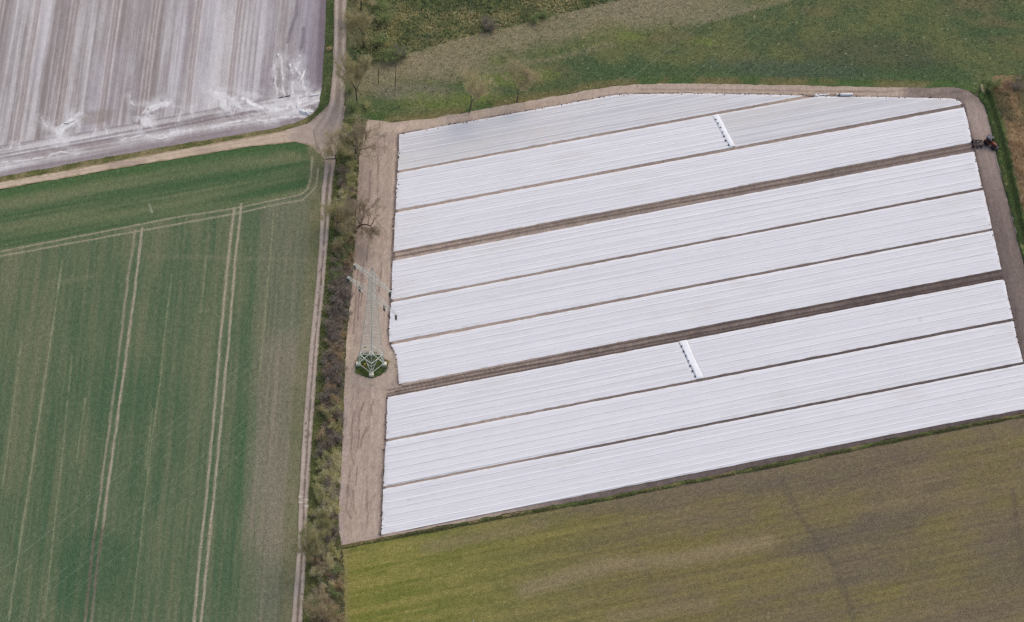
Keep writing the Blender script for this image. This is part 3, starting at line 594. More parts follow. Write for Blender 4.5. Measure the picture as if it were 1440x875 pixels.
cover('P2R', 'greyish pointed crop cover in the upper right corner beside the cross strip', True, 320, (0.3, 0.55, 0.78))
cover('P3', 'white crop cover just above the wide alley that leads to the tractor', False, 330, (0.12, 0.27, 0.38, 0.55, 0.64, 0.78, 0.9))
cover('P4', 'white crop cover just below the wide alley that leads to the tractor', False, 340, (0.12, 0.24, 0.4, 0.57, 0.7, 0.84))
cover('P5', 'white crop cover under the right arm of the mast, in the middle of the field', False, 350, (0.12, 0.29, 0.42, 0.58, 0.73, 0.88))
cover('P6', 'white crop cover whose left end curves around the foot of the mast', False, 360, (0.16, 0.3, 0.45, 0.6, 0.76, 0.9))
cover('P7L', 'white crop cover left of the lower cross strip with dark weights', False, 370, (0.14, 0.3, 0.45, 0.58, 0.73, 0.88))
cover('P7R', 'white crop cover right of the lower cross strip with dark weights', False, 380, (0.16, 0.3, 0.46, 0.6, 0.74, 0.9))
cover('P8', 'white crop cover second from the bottom of the field', False, 390, (0.1, 0.24, 0.41, 0.55, 0.7, 0.86))
cover('P9', 'lowest white crop cover along the stubble field, many narrow folds', False, 400, (0.12, 0.25, 0.34, 0.46, 0.6, 0.72, 0.88))

# white cross strips with dark weights
def cross(px, label, seed, dots, dlabel):
    o = sheet('cross_strip', px, 0.45, 0.34, lambda X, _: mix(C(224, 223, 231), C(240, 239, 244), fbm(X[:, 0], X[:, 1], 1.0, 3, seed)), M_FLEECE, 0.15, seed,
              ang=angof(ROWP), hf=lambda X, _, rim: np.where(rim, -0.06, 0.09+0.10*fbm(X[:, 0], X[:, 1], 0.9, 2, seed+2)), label=label, struct=False)
    tag(o, label, 'fleece strip', 'white strips laid across the covers')
    for i, (x, y) in enumerate(dots):
        p = P(x, y, 0.42); q = link('sandbag', BAG, M_BAG, None, (p[0], p[1], 0.40)); q.rotation_euler = (0, 0, 0.4+0.9*math.sin(i*2.3)); q.scale = (0.9, 0.9+0.15*math.sin(i*1.7), 0.9)
        tag(q, ('topmost', 'second from the top', 'third from the top', 'middle', 'third from the bottom', 'second from the bottom', 'bottommost')[i]+' '+dlabel, 'sandbag', dlabel.replace('dark sandbag', 'dark sandbags'))
bm = bmesh.new(); bmesh.ops.create_cube(bm, size=1.0)
bmesh.ops.subdivide_edges(bm, edges=bm.edges[:], cuts=3, use_grid_fill=True)
for v in bm.verts:
    x, y, z = v.co; k = 1-0.35*(abs(2*x)**3)*0.5-0.1*abs(2*y)
    r = max(0.0, 1-0.55*(abs(2*x)**4+abs(2*y)**4)/2)
    v.co = (x*0.62, y*0.40*(0.85+0.15*k), z*0.24*r+0.02*math.sin(9*x+4*y))
BAG = bpy.data.meshes.new('sandbag'); bm.to_mesh(BAG); bm.free()
for p_ in BAG.polygons: p_.use_smooth = True
M_BAG = mat_plain('dark_bag', C(80, 75, 80), 0.8, 0.2, 0.15, 5)
cross([(1001, 163), (1009.5, 161.6), (1034, 206.4), (1027, 208)], 'white cross strip with dark weights near the top of the field', 411,
      [(1006.8, 168), (1010, 173.5), (1013.2, 179.5), (1016.2, 185.8), (1018.3, 191.6), (1020.5, 197.6), (1024.5, 203.6)], 'dark sandbag on the upper white cross strip')
cross([(954.5, 481.5), (965, 479.3), (989.2, 532.2), (979.5, 534)], 'white cross strip with dark weights in the lower half of the field', 421,
      [(958.6, 487), (961.5, 494), (965, 500.6), (968.5, 507.6), (970.6, 514.5), (974, 521.5), (977.5, 529)], 'dark sandbag on the lower white cross strip')

# ================================================================== MESH TOOLS FOR OBJECTS
class MB:
    def __init__(s): s.V = []; s.F = []; s.n = 0
    def add(s, V, F):
        s.V.append(np.asarray(V, float)); s.F += [tuple(i+s.n for i in f) for f in F]; s.n += len(V); return s
    def beam(s, p, q, w, w2=None):
        p = np.array(p, float); q = np.array(q, float); d = q-p; L = np.linalg.norm(d)
        if L < 1e-6: return s
        d = d/L; a = np.cross(d, (0, 0, 1.0)) if abs(d[2]) < 0.95 else np.cross(d, (1.0, 0, 0)); a /= np.linalg.norm(a); b = np.cross(d, a)
        w2 = w if w2 is None else w2; V = []
        for c, h in ((p, w/2), (q, w2/2)):
            V += [c+a*h+b*h, c-a*h+b*h, c-a*h-b*h, c+a*h-b*h]
        return s.add(V, [(0, 1, 5, 4), (1, 2, 6, 5), (2, 3, 7, 6), (3, 0, 4, 7), (3, 2, 1, 0), (4, 5, 6, 7)])
    def tube(s, pts, rad, k=6, cap=True):
        pts = [np.array(p, float) for p in pts]; rad = rad if hasattr(rad, '__len__') else [rad]*len(pts); V = []
        for i, p in enumerate(pts):
            d = pts[min(i+1, len(pts)-1)]-pts[max(i-1, 0)]; d = d/max(np.linalg.norm(d), 1e-9)
            a = np.cross(d, (0, 0, 1.0)) if abs(d[2]) < 0.95 else np.cross(d, (1.0, 0, 0)); a /= np.linalg.norm(a); b = np.cross(d, a)
            V += [p+rad[i]*(math.cos(2*math.pi*j/k)*a+math.sin(2*math.pi*j/k)*b) for j in range(k)]
        F = [(i*k+j, i*k+(j+1) % k, (i+1)*k+(j+1) % k, (i+1)*k+j) for i in range(len(pts)-1) for j in range(k)]
        if cap: F += [tuple(range(k))[::-1], tuple((len(pts)-1)*k+j for j in range(k))]
        return s.add(V, F)
    def box(s, c, size, bev=0.0, taper=(1, 1)):
        x, y, z = [h/2 for h in size]; V = []; e = bev
        for zz, t in ((-z, 1), (-z+e, 1), (z-e, 1), (z, 1)) if e else ((-z, 1), (z, 1)):
            k = 1.0; ins = e if (e and abs(zz) == z) else 0; f = (zz+z)/(2*z)
            sx = x*(1+(taper[0]-1)*f)-ins; sy = y*(1+(taper[1]-1)*f)-ins; cc = min(e if e else 0, sx*0.5, sy*0.5)
            if e: ring = [(sx, sy-cc), (sx-cc, sy), (-sx+cc, sy), (-sx, sy-cc), (-sx, -sy+cc), (-sx+cc, -sy), (sx-cc, -sy), (sx, -sy+cc)]
            else: ring = [(sx, sy), (-sx, sy), (-sx, -sy), (sx, -sy)]
            V += [(c[0]+a, c[1]+b, c[2]+zz) for a, b in ring]
        k = 8 if e else 4; n = len(V)//k
        F = [(i*k+j, i*k+(j+1) % k, (i+1)*k+(j+1) % k, (i+1)*k+j) for i in range(n-1) for j in range(k)]
        F += [tuple(range(k))[::-1], tuple((n-1)*k+j for j in range(k))]
        return s.add(V, F)
    def lathe(s, prof, c, axis='y', k=20):
        V = []
        for r, h in prof:
            for j in range(k):
                a = 2*math.pi*j/k
                V.append({'y': (c[0]+r*math.cos(a), c[1]+h, c[2]+r*math.sin(a)), 'z': (c[0]+r*math.cos(a), c[1]+r*math.sin(a), c[2]+h), 'x': (c[0]+h, c[1]+r*math.cos(a), c[2]+r*math.sin(a))}[axis])
        F = [(i*k+j, i*k+(j+1) % k, (i+1)*k+(j+1) % k, (i+1)*k+j) for i in range(len(prof)-1) for j in range(k)]
        F += [tuple(range(k))[::-1], tuple((len(prof)-1)*k+j for j in range(k))]
        return s.add(V, F)
    def build(s, name, mat, parent=None, loc=None, smooth=False):
        me = bpy.data.meshes.new(name); me.from_pydata(np.concatenate(s.V).tolist(), [], s.F); me.update()
        bm = bmesh.new(); bm.from_mesh(me); bmesh.ops.recalc_face_normals(bm, faces=bm.faces); bm.to_mesh(me); bm.free()
        if smooth:
            for p in me.polygons: p.use_smooth = True
        return link(name, me, mat, parent, loc)

# ================================================================== THE LATTICE MAST
M_STEEL = mat_plain('galvanised_steel', C(206, 208, 202), 0.6, 0.3, 0.10, 0.8)
M_CONC = mat_plain('pale_concrete', C(216, 212, 196), 0.9, 0.1, 0.06, 2.0)
M_INS = mat_plain('green_insulator', C(40, 62, 60), 0.35, 0.5, 0.15, 3.0)
M_YEL = mat_plain('yellow_plate', C(206, 162, 66), 0.5, 0.3, 0.06, 4.0)
M_WIRE = mat_plain('aluminium_wire', C(176, 180, 172), 0.5, 0.4, 0.05, 0.5)
dv = W([(504, 514), (540.5, 514)]); th0 = math.atan2(*(dv[1]-dv[0])[::-1])
mast = empty('lattice_mast', (MC[0], MC[1], 0.16), th0)
tag(mast, 'tall grey lattice power mast with two pairs of arms on a round grass patch', 'power mast')
PROF = [(0, 3.55), (4.7, 3.30), (10, 2.62), (17, 2.15), (24, 1.62), (29.8, 1.22), (37.4, 0.92), (39.0, 0.80), (42.0, 0.10)]
hd_ = lambda z: float(np.interp(z, [a for a, _ in PROF], [b for _, b in PROF]))
LV = [0.6, 4.7, 8.0, 11.2, 14.2, 17.0, 19.6, 22.0, 24.2, 26.2, 28.1, 29.8, 32.4, 35.0, 37.4, 39.0, 42.0]
cor = lambda i, z: N((hd_(z)*math.cos(i*math.pi/2), hd_(z)*math.sin(i*math.pi/2), z))
for i in range(4):
    m_ = MB()
    for a, b_ in zip(LV[:-1], LV[1:]): m_.beam(cor(i, a), cor(i, b_), 0.16-0.0024*a, 0.16-0.0024*b_)
    m_.build('leg', M_STEEL, mast)
    MB().box((cor(i, 0)[0], cor(i, 0)[1], 0.25), (1.35, 1.35, 0.95), 0.1, (0.86, 0.86)).build('footing', M_CONC, mast)
    m_ = MB(); j = i+1
    m_.beam(cor(i, 0.75), cor(j, 0.75), 0.11)
    mid = (cor(i, 4.7)+cor(j, 4.7))/2
    m_.beam(cor(i, 0.8), mid, 0.13); m_.beam(cor(j, 0.8), mid, 0.13); m_.beam(cor(i, 4.7), cor(j, 4.7), 0.16)
    for k in (0.35, 0.68):
        m_.beam(cor(i, 0.8+3.9*k), cor(i, 0.8)+(mid-cor(i, 0.8))*k, 0.09); m_.beam(cor(j, 0.8+3.9*k), cor(j, 0.8)+(mid-cor(j, 0.8))*k, 0.09)
    for a, b_ in zip(LV[1:-1], LV[2:]):
        m_.beam(cor(i, a), cor(j, b_), 0.05); m_.beam(cor(j, a), cor(i, b_), 0.05)
        if b_ > 29: m_.beam(cor(i, b_), cor(j, b_), 0.07)
    for a, b_ in zip([(p_+q_)/2 for p_, q_ in zip(LV[1:-3], LV[2:-2])][:-1], [(p_+q_)/2 for p_, q_ in zip(LV[1:-3], LV[2:-2])][1:]):
        m_.beam(cor(i, a), cor(j, b_), 0.035); m_.beam(cor(j, a), cor(i, b_), 0.035)
    m_.build('bracing', M_STEEL, mast)
for z in (4.7, 17.0, 29.8):
    m_ = MB(); m_.beam(cor(0, z), cor(2, z), 0.10); m_.beam(cor(1, z), cor(3, z), 0.10); m_.build('plan_bracing', M_STEEL, mast)
pl = MB(); c0 = (cor(2, 2.6)+cor(3, 2.6))/2*0.98; pl.box((c0[0]-0.1, c0[1]-0.1, 2.4), (0.55, 0.12, 0.75), 0); pl.build('warning_plate', M_YEL, mast)
pl = MB(); c0 = (cor(1, 5.4)+cor(2, 5.4))/2; pl.box((c0[0], c0[1], 5.6), (0.75, 0.12, 0.55), 0); pl.build('warning_plate', M_YEL, mast)
ARMD = N((math.cos(-math.pi/4), math.sin(-math.pi/4), 0)); ARMN = N((-ARMD[1], ARMD[0], 0)); ATT = []
def insul(parent, at, L):
    m_ = MB()
    for s in (-1, 1):
        prof = [(0.03, 0)]; k = 9
        for i in range(k): prof += [(0.05, -0.15-i*L/k), (0.15, -0.19-i*L/k), (0.15, -0.25-i*L/k), (0.05, -0.29-i*L/k)]
        prof += [(0.03, -L-0.3)]
        m_.lathe([(r, h) for r, h in prof], tuple(at+ARMD*0.2*s), 'z', 8)
    m_.beam(at+ARMD*0.4+N((0, 0, -L-0.3)), at-ARMD*0.4+N((0, 0, -L-0.3)), 0.10); m_.build('insulator', M_INS, parent)
    ATT.append(at+N((0, 0, -L-0.36)))
for z, Lh, inner, hgt in ((29.8, 8.9, 4.6, 1.7), (37.4, 6.5, None, 1.5)):
    for s in (-1, 1):
        m_ = MB(); h0 = hd_(z)*math.sqrt(0.5); h1 = hd_(z+hgt)*math.sqrt(0.5); D_ = ARMD*s; tip = D_*Lh+N((0, 0, z+0.15))
        for q in (-1, 1):
            b0 = D_*h0+ARMN*q*h0+N((0, 0, z)); t0 = D_*h1+ARMN*q*h1+N((0, 0, z+hgt)); tb = tip+ARMN*q*0.18
            m_.beam(b0, tb, 0.08); m_.beam(t0, tb+N((0, 0, 0.1)), 0.06)
            for k in range(1, 6):
                f = k/6.0; f2 = (k-0.5)/6.0; m_.beam(b0+(tb-b0)*f, t0+(tb-t0)*f2, 0.035); m_.beam(b0+(tb-b0)*f, t0+(tb-t0)*min(1, f+0.08), 0.035)
        for k in range(7):
            f = k/7.0; f2 = (k+1)/7.0
            A = D_*(h0+(Lh-h0)*f)+N((0, 0, z+0.15*f)); B = D_*(h0+(Lh-h0)*f2)+N((0, 0, z+0.15*f2)); wa = h0*(1-f)+0.18*f; wb = h0*(1-f2)+0.18*f2
            q = 1 if k % 2 else -1; m_.beam(A+ARMN*q*wa, B-ARMN*q*wb, 0.035); m_.beam(A+ARMN*wa, A-ARMN*wa, 0.035)
        m_.beam(tip+ARMN*0.45, tip-ARMN*0.45, 0.16)
        arm = m_.build('crossarm', M_STEEL, mast)
        insul(arm, tip+N((0, 0, -0.05)), 1.9)
        if inner: insul(arm, D_*inner+N((0, 0, z+0.05)), 1.9)
# conductors (one continuous wire each, hanging through the mast)
ca, sa = math.cos(th0), math.sin(th0)
WDIR = N((-ca*ARMN[0]+sa*ARMN[1], -sa*ARMN[0]-ca*ARMN[1], 0))
def wire(at, sag, r, label):
    p = N((MC[0]+ca*at[0]-sa*at[1], MC[1]+sa*at[0]+ca*at[1], 0.16+at[2])); pts = []
    for s in np.linspace(-300, 300, 121):
        f = abs(s)/320.0; pts.append(p+WDIR*s+N((0, 0, -4*sag*f*(1-f))))
    o = MB().tube(pts, r, 5).build('power_line', M_WIRE); tag(o, label, 'power line', 'conductors strung across the mast')
NM = ['outer lower left arm', 'inner lower left arm', 'outer lower right arm', 'inner lower right arm', 'upper left arm', 'upper right arm']
for a_, nm in zip(ATT, NM): wire(a_, 7.5, 0.010, 'thin pale power line hanging from the %s of the mast' % nm)
wire(N((0, 0, 42.05)), 6.0, 0.008, 'thin earth wire running over the tip of the mast')

# ================================================================== TRACTOR WITH IMPLEMENT
M_RED = mat_plain('orange_red_paint', C(126, 66, 48), 0.5, 0.4, 0.08, 2)
M_DARK = mat_plain('dark_grey_metal', C(74, 72, 80), 0.6, 0.3, 0.15, 3)
M_TYRE = mat_plain('tyre_rubber', C(52, 48, 50), 0.9, 0.1, 0.2, 4)
M_RIM = mat_plain('pale_rim', C(196, 186, 168), 0.5, 0.3, 0.05, 4)
M_ROOF = mat_plain('slate_roof_panel', C(78, 78, 90), 0.5, 0.4, 0.08, 2)
M_GLASS = mat_plain('cab_glass', (0.02, 0.025, 0.03), 0.08, 0.6, 0.05, 2)
M_LAMP = mat_plain('lamp_glass', C(235, 230, 215), 0.2, 0.6, 0.02, 2)
M_WHITE = mat_plain('white_plastic', C(222, 222, 226), 0.5, 0.3, 0.03, 2)
M_RUST = mat_plain('soil_stained_steel', C(74, 60, 62), 0.8, 0.2, 0.25, 2)
def wheel(parent, x, y, r, w):
    s = 1 if y > 0 else -1
    t_ = MB().lathe([(r*0.55, -w/2), (r*0.93, -w/2), (r, -w*0.3), (r, w*0.3), (r*0.93, w/2), (r*0.55, w/2)], (x, y, r), 'y', 24)
    for k in range(20):
        a = 2*math.pi*k/20; c = N((x+r*0.99*math.cos(a), y, r+r*0.99*math.sin(a))); e = N((-math.sin(a), 0, math.cos(a)))
        t_.beam(c-N((0, w*0.46, 0))+e*0.05, c+e*0.13, 0.07); t_.beam(c+N((0, w*0.46, 0))+e*0.05, c+e*0.13, 0.07)
    wl = MB().lathe([(r*0.12, -w*0.2), (r*0.16, w*0.25*s+0.001), (r*0.14, w*0.3*s)], (x, y, r), 'y', 12).build('wheel', M_DARK, parent)
    t_.build('tyre', M_TYRE, wl, smooth=False); MB().lathe([(r*0.14, 0.0), (r*0.50, -0.02), (r*0.56, w*0.42*s)], (x, y, r), 'y', 20).build('rim', M_RIM, wl)
def tractor(px, rz, ri, pi_):
    p = P(px[0], px[1], 0.12); T = empty('tractor', (p[0], p[1], 0.13), rz)
    tag(T, 'orange-red tractor with dark cab turning on the right-hand headland', 'tractor')
    MB().box((0.35, 0, 0.85), (3.4, 0.62, 0.5), 0.06).build('chassis', M_DARK, T)
    h = MB(); h.box((1.35, 0, 1.48), (1.9, 0.92, 0.78), 0.14, (0.94, 0.8)).build('hood', M_RED, T)
    MB().box((2.31, 0, 1.40), (0.08, 0.66, 0.62), 0.02).build('grille', M_DARK, T)
    for s in (-1, 1): MB().box((2.36, 0.24*s, 1.55), (0.06, 0.2, 0.14), 0.02).build('headlight', M_LAMP, T)
    MB().tube([(0.75, 0.52, 1.7), (0.75, 0.52, 2.75), (0.68, 0.52, 2.85)], 0.06, 8).build('exhaust_pipe', M_DARK, T)
    cabf = MB()
    bz, tz = 1.25, 2.72
    cb = [(0.45, 0.72), (0.45, -0.72), (-1.15, -0.80), (-1.15, 0.80)]; ct = [(0.25, 0.66), (0.25, -0.66), (-1.05, -0.72), (-1.05, 0.72)]
    for (a, b_), (c, d) in zip(cb, ct): cabf.beam((a, b_, bz), (c, d, tz), 0.10)
    cabf.box((-0.35, 0, 1.18), (1.66, 1.6, 0.16), 0.03); cab = cabf.build('cab', M_RED, T)
    for i in range(4):
        j = (i+1) % 4; q = MB(); V = [(*cb[i], bz), (*cb[j], bz), (*ct[j], tz), (*ct[i], tz)]; c = np.mean(V, 0); V = [c+(N(v)-c)*0.93 for v in V]
        n_ = np.cross(V[1]-V[0], V[3]-V[0]); n_ = n_/np.linalg.norm(n_)*0.012
        q.add([v+n_ for v in V]+[v-n_ for v in V], [(0, 1, 2, 3), (7, 6, 5, 4), (0, 4, 5, 1), (1, 5, 6, 2), (2, 6, 7, 3), (3, 7, 4, 0)]); q.build('window', M_GLASS, cab)
    MB().box((-0.42, 0, 2.86), (1.95, 1.9, 0.34), 0.13, (0.82, 0.8)).build('roof', M_ROOF, cab)
    for s in (-1, 1):
        MB().box((0.48, 0.62*s, 2.80), (0.10, 0.16, 0.12), 0.02).build('work_light', M_LAMP, cab)
        f = MB(); pts = [(-0.75+1.02*math.cos(a), 0.92*s, 0.92+1.02*math.sin(a)) for a in np.linspace(0.25, 2.75, 9)]
        for a, b_ in zip(pts[:-1], pts[1:]): f.beam(N(a)+N((0, -0.22, 0)), N(b_)+N((0, -0.22, 0)), 0.06); f.beam(N(a), N(b_), 0.06); f.beam(N(a)+N((0, 0.22, 0)), N(b_)+N((0, 0.22, 0)), 0.06); f.add([N(a)+N((0, -.25, 0)), N(b_)+N((0, -.25, 0)), N(b_)+N((0, .25, 0)), N(a)+N((0, .25, 0))], [(0, 1, 2, 3)])
        f.build('mudguard', M_RED, T)
        wheel(T, -0.75, 0.98*s, 0.90, 0.56); wheel(T, 1.72, 0.86*s, 0.64, 0.42)
    MB().box((2.75, 0, 0.75), (0.5, 1.3, 0.55), 0.08).build('front_weight', M_DARK, T)
    hb = MB(); hb.beam((1.2, 0, 0.55), (2.6, 0, 0.62), 0.2); hb.build('front_axle_beam', M_DARK, T)
    p = P(*pi_, 0.12); I = empty('cover_laying_implement', (p[0], p[1], 0.13), ri)
    tag(I, 'dark soil-stained implement with discs behind the tractor', 'farm implement')
    fr = MB()
    for s in (-1, 1): fr.beam((-0.3, 0.42*s, 0.75), (-1.5, 0.5*s, 0.8), 0.10); fr.beam((-1.5, 0.95*s, 0.8), (-4.0, 0.95*s, 0.8), 0.2)
    fr.beam((-0.4, 0, 1.2), (-1.6, 0, 1.35), 0.08)
    for x in (-1.5, -2.4, -3.3, -4.0): fr.beam((x, -1.35, 0.8), (x, 1.35, 0.8), 0.2)
    fr.beam((-1.6, 0, 0.8), (-1.6, 0, 1.4), 0.10); fr.beam((-1.6, 0, 1.38), (-4.0, 0, 0.85), 0.07); fr.build('frame', M_RUST, I)
    for x, y in ((-2.0, 1.15), (-2.0, -1.15), (-3.0, 1.25), (-3.0, -1.25)):
        d_ = MB().lathe([(0.05, -0.05), (0.42, -0.02), (0.42, 0.02), (0.05, 0.05)], (x, y, 0.42), 'y', 18); d_.beam((x, y, 0.42), (x, y, 0.85), 0.08); d_.build('disc', M_RUST, I)
    MB().lathe([(0.06, -1.15), (0.26, -1.12), (0.26, 1.12), (0.06, 1.15)], (-3.75, 0, 0.34), 'y', 18).build('press_roller', M_DARK, I)
    MB().lathe([(0.05, -1.0), (0.17, -0.98), (0.17, 0.98), (0.05, 1.0)], (-2.4, 0, 1.05), 'y', 16).build('film_reel', M_DARK, I)
    for s in (-1, 1):
        wl = MB().lathe([(0.08, -0.1), (0.36, -0.1), (0.40, -0.05), (0.40, 0.05), (0.36, 0.1), (0.08, 0.1)], (-4.25, 1.0*s, 0.40), 'y', 16); wl.beam((-4.25, 1.0*s, 0.4), (-4.0, 1.0*s, 0.8), 0.08); wl.build('support_wheel', M_TYRE, I)
tractor((1392, 203.5), -0.75, angof(ROWP)-0.25, (1388, 204))

# ================================================================== SMALL THINGS ON THE FIELD
def lump(name, px, size, seed, mat, label, cat, group=None, rz=0.0, z=0.12):
    bm = bmesh.new(); bmesh.ops.create_icosphere(bm, subdivisions=4, radius=1.0)
    for v in bm.verts:
        c = np.array(v.co); n1 = vn(c[0]*2.3+5, c[1]*2.3+c[2]*1.7, seed)-0.5; n2 = vn(c[0]*6, c[1]*6+c[2]*5, seed+3)-0.5; n3 = abs(vn(c[0]*11, c[1]*11+c[2]*7, seed+5)-0.5)
        c = c*(1+0.7*n1+0.45*n2-0.35*n3); c[2] = max(c[2], -0.25)
        v.co = (c[0]*size[0], c[1]*size[1], (c[2]+0.2)*size[2])
    me = bpy.data.meshes.new(name); bm.to_mesh(me); bm.free()
    p = P(px[0], px[1], z); o = link(name, me, mat, None, (p[0], p[1], z)); o.rotation_euler = (0, 0, rz); tag(o, label, cat, group); return o
M_CRUMP = mat_plain('crumpled_fleece', C(224, 222, 228), 0.7, 0.1, 0.05, 2)
RZ = math.atan2(*(W([(1181, 133.6), (1199, 133.2)])[1]-W([(1181, 133.6), (1199, 133.2)])[0])[::-1])
p = P(1190, 134.2, 0.12); roll = empty('fleece_roll', (p[0], p[1], 0.12), RZ); tag(roll, 'thick white roll of fleece lying on the top headland', 'fleece roll')
rl = MB().lathe([(0.20, -1.95), (0.36, -1.93), (0.40, -1.2), (0.37, -0.3), (0.41, 0.6), (0.38, 1.6), (0.33, 1.93), (0.2, 1.95)], (0, 0, 0.41), 'x', 24).build('wound_fleece', M_CRUMP, roll, smooth=True)
MB().tube([(-2.35, 0, 0.41), (2.2, 0, 0.41)], 0.10, 12).build('core_tube', M_DARK, roll)
MB().box((-2.05, 0, 0.21), (0.22, 0.95, 0.42), 0.05).build('chock', M_DARK, roll)
for i, (x, y, s) in enumerate(((1148, 134.4, .8), (1154.5, 133.8, .62), (1159.5, 133.4, .5), (1164, 133.0, .42), (1177.5, 132.8, .35))):
    lump('fleece_bundle', (x, y), (0.75*s+0.15, 0.42*s+0.1, 0.42*s), 600+i, M_CRUMP, ('largest crumpled white fleece bundle, leftmost in the row on the top headland', 'second crumpled white fleece bundle from the left in the headland row',
         'third, middle crumpled white fleece bundle in the headland row', 'small fourth crumpled fleece bundle in the headland row', 'smallest white fleece scrap right beside the dark end of the roll')[i], 'fleece bundle', 'fleece bundles left beside the roll')
pa, pb = P(1166, 132.4, 0.2), P(1179, 132.0, 0.2); o = MB().tube([pa, (pa+pb)/2+N((0, 0.05, 0)), pb], 0.055, 8).build('pole', mat_plain('pale_pole', C(205, 190, 178), 0.6, 0.2, 0.05, 3)); tag(o, 'thin pale pole lying between fleece bundles and roll', 'pole')
pts = [P(x, y, 0.2) for x, y in ((1401.5, 224), (1404, 234), (1409, 246), (1414, 262), (1419.5, 282), (1424, 305), (1428, 322), (1433, 340), (1438, 356), (1447, 390), (1462, 440))]
o = MB().tube(pts, 0.10, 6).build('irrigation_hose', mat_plain('pale_hose', C(206, 196, 178), 0.6, 0.3, 0.08, 0.6)); tag(o, 'pale irrigation hose along the ditch side of the right headland', 'hose')
for i, (x, y, lab) in enumerate(((395, 137, 'left short black pipe on the film field headland'), (404.5, 135.4, 'right short black pipe on the film field headland'))):
    a = P(x-3.5, y+0.7, 0.18); b_ = P(x+3.5, y-0.7, 0.18); o = MB().tube([a, b_], 0.12, 8).build('pipe', M_DARK); tag(o, lab, 'pipe', 'black pipes on the film field')
for i, (x, y, sx, sy, sz, lab) in enumerate(((431, 158, 1.7, 1.0, .5, 'largest heap of crumpled white film at the corner of the film field'), (418.5, 148, .35, 1.3, .25, 'narrow upright twist of white film above the corner heap'),
        (408.3, 93, .32, .8, .25, 'short bright scrap of white film in the rows near the right edge'), (391, 78, .3, .7, .22, 'upper left scrap of white film in the film field rows'), (425, 108, .35, 2.4, .25, 'long curling ribbon of white film near the verge'),
        (442, 134, 1.9, .35, .22, 'flat ribbon of white film pointing at the verge'), (98, 171, 1.5, .45, .2, 'pale drift of white film at the lower left of the film field'))):
    lump('film_heap', (x, y), (sx, sy, sz), 640+i, M_CRUMP, lab, 'plastic film', 'torn white film on the film field', rz=(0, .05, 0, .05, -.25, .35, .55)[i])
p = P(463, 69, 0.12); lump('sand_heap', (463, 69), (0.85, 0.75, 0.45), 660, mat_plain('sand', C(150, 130, 98), 0.95, 0.05, 0.1, 2), 'small round sandy heap on the verge beside the film field', 'sand heap')
p = P(465, 224.5); dq = W([(457.5, 224.5), (472.5, 224)]); dr = MB(); a = N((*dq[0], 0.25)); b_ = N((*dq[1], 0.25)); dr.beam(a, b_, 0.22)
o = dr.build('drain_channel', M_DARK); tag(o, 'narrow dark drain laid across the lane at the junction', 'drain')
M_WOOD = mat_plain('weathered_wood', C(86, 84, 70), 0.9, 0.1, 0.15, 2)
for x, y, h, lab in ((556, 121, 9.5, 'taller dark slender pole in the meadow above the soil corner'), (532, 118, 7.0, 'shorter slender pole in the meadow near the lane-side trees')):
    p = P(x, y, 0.03); o = MB().tube([(0, 0, -0.3), (0, 0, h*0.5), (0.04, 0, h)], [0.10, 0.085, 0.06], 8).build('wooden_pole', M_WOOD, None, (p[0], p[1], 0.03)); tag(o, lab, 'pole', 'slender poles in the meadow')
p = P(665.5, 875.5, 0); o = MB().tube([(0, 0, -0.2), (0, 0, 0.8), (0.02, 0, 1.1)], [0.12, 0.12, 0.08], 8).build('marker_post', M_WHITE, None, (p[0], p[1], 0)); tag(o, 'white marker post in the stubble at the bottom edge', 'post')

# ================================================================== TREES AND SHRUBS
M_BARK = mat_attr('bark', 0.95, 0.05); M_TWIG = mat_attr('twigs_and_buds', 0.95, 0.05)
tt = M_TWIG.node_tree; tb = tt.nodes['Principled BSDF']; tl = tt.nodes.new('ShaderNodeBsdfTranslucent'); tm = tt.nodes.new('ShaderNodeMixShader'); tm.inputs[0].default_value = 0.45
tt.links.new([n_ for n_ in tt.nodes if n_.type == 'ATTRIBUTE'][0].outputs['Color'], tl.inputs['Color']); tt.links.new(tb.outputs[0], tm.inputs[1]); tt.links.new(tl.outputs[0], tm.inputs[2])
tt.links.new(tm.outputs[0], tt.nodes['Material Output'].inputs['Surface'])
def skeleton(rs, levels, tf, spread, nk, up=0.25, wig=0.16):
    segs = []
    def rec(p, d, L, r, lev):
        n_ = 4 if lev < 2 else 3
        for i in range(n_):
            d = d+N([rs.gauss(0, wig), rs.gauss(0, wig), rs.gauss(0, wig*0.6)+up*0.08]); d = d/np.linalg.norm(d)
            q = p+d*L/n_; r2 = r*(0.88 if lev else 0.9); segs.append((p, q, r, r2, lev)); p, r = q, r2
            if lev >= 1 and i >= 1 and lev < levels and rs.random() < 0.75:
                e = d+N([rs.gauss(0, 0.75), rs.gauss(0, 0.75), rs.gauss(0.1, 0.4)]); rec(p, e/np.linalg.norm(e), L*rs.uniform(0.45, 0.7), r*0.55, lev+1)
        if lev < levels:
            k = nk if lev == 0 else rs.choice((2, 2, 3)); a0 = rs.uniform(0, 6.28)
            for i in range(k):
                a = a0+6.283*i/k+rs.uniform(-.4, .4); s = spread*rs.uniform(0.6, 1.25)*(1 if lev == 0 else 0.75)
                s1 = np.cross(d, (0.3, 0.9, 0.1)); s1 /= np.linalg.norm(s1); s2 = np.cross(d, s1)
                e = d+s*(math.cos(a)*s1+math.sin(a)*s2)+N((0, 0, up)); rec(p, e/np.linalg.norm(e), L*rs.uniform(0.62, 0.9)*(1.5 if lev == 0 else 1), r*rs.uniform(0.55, 0.72), lev+1)
    rec(N((0., 0, 0)), N((rs.gauss(0, .06), rs.gauss(0, .06), 1.0)), tf, 1.0, 0)
    return segs
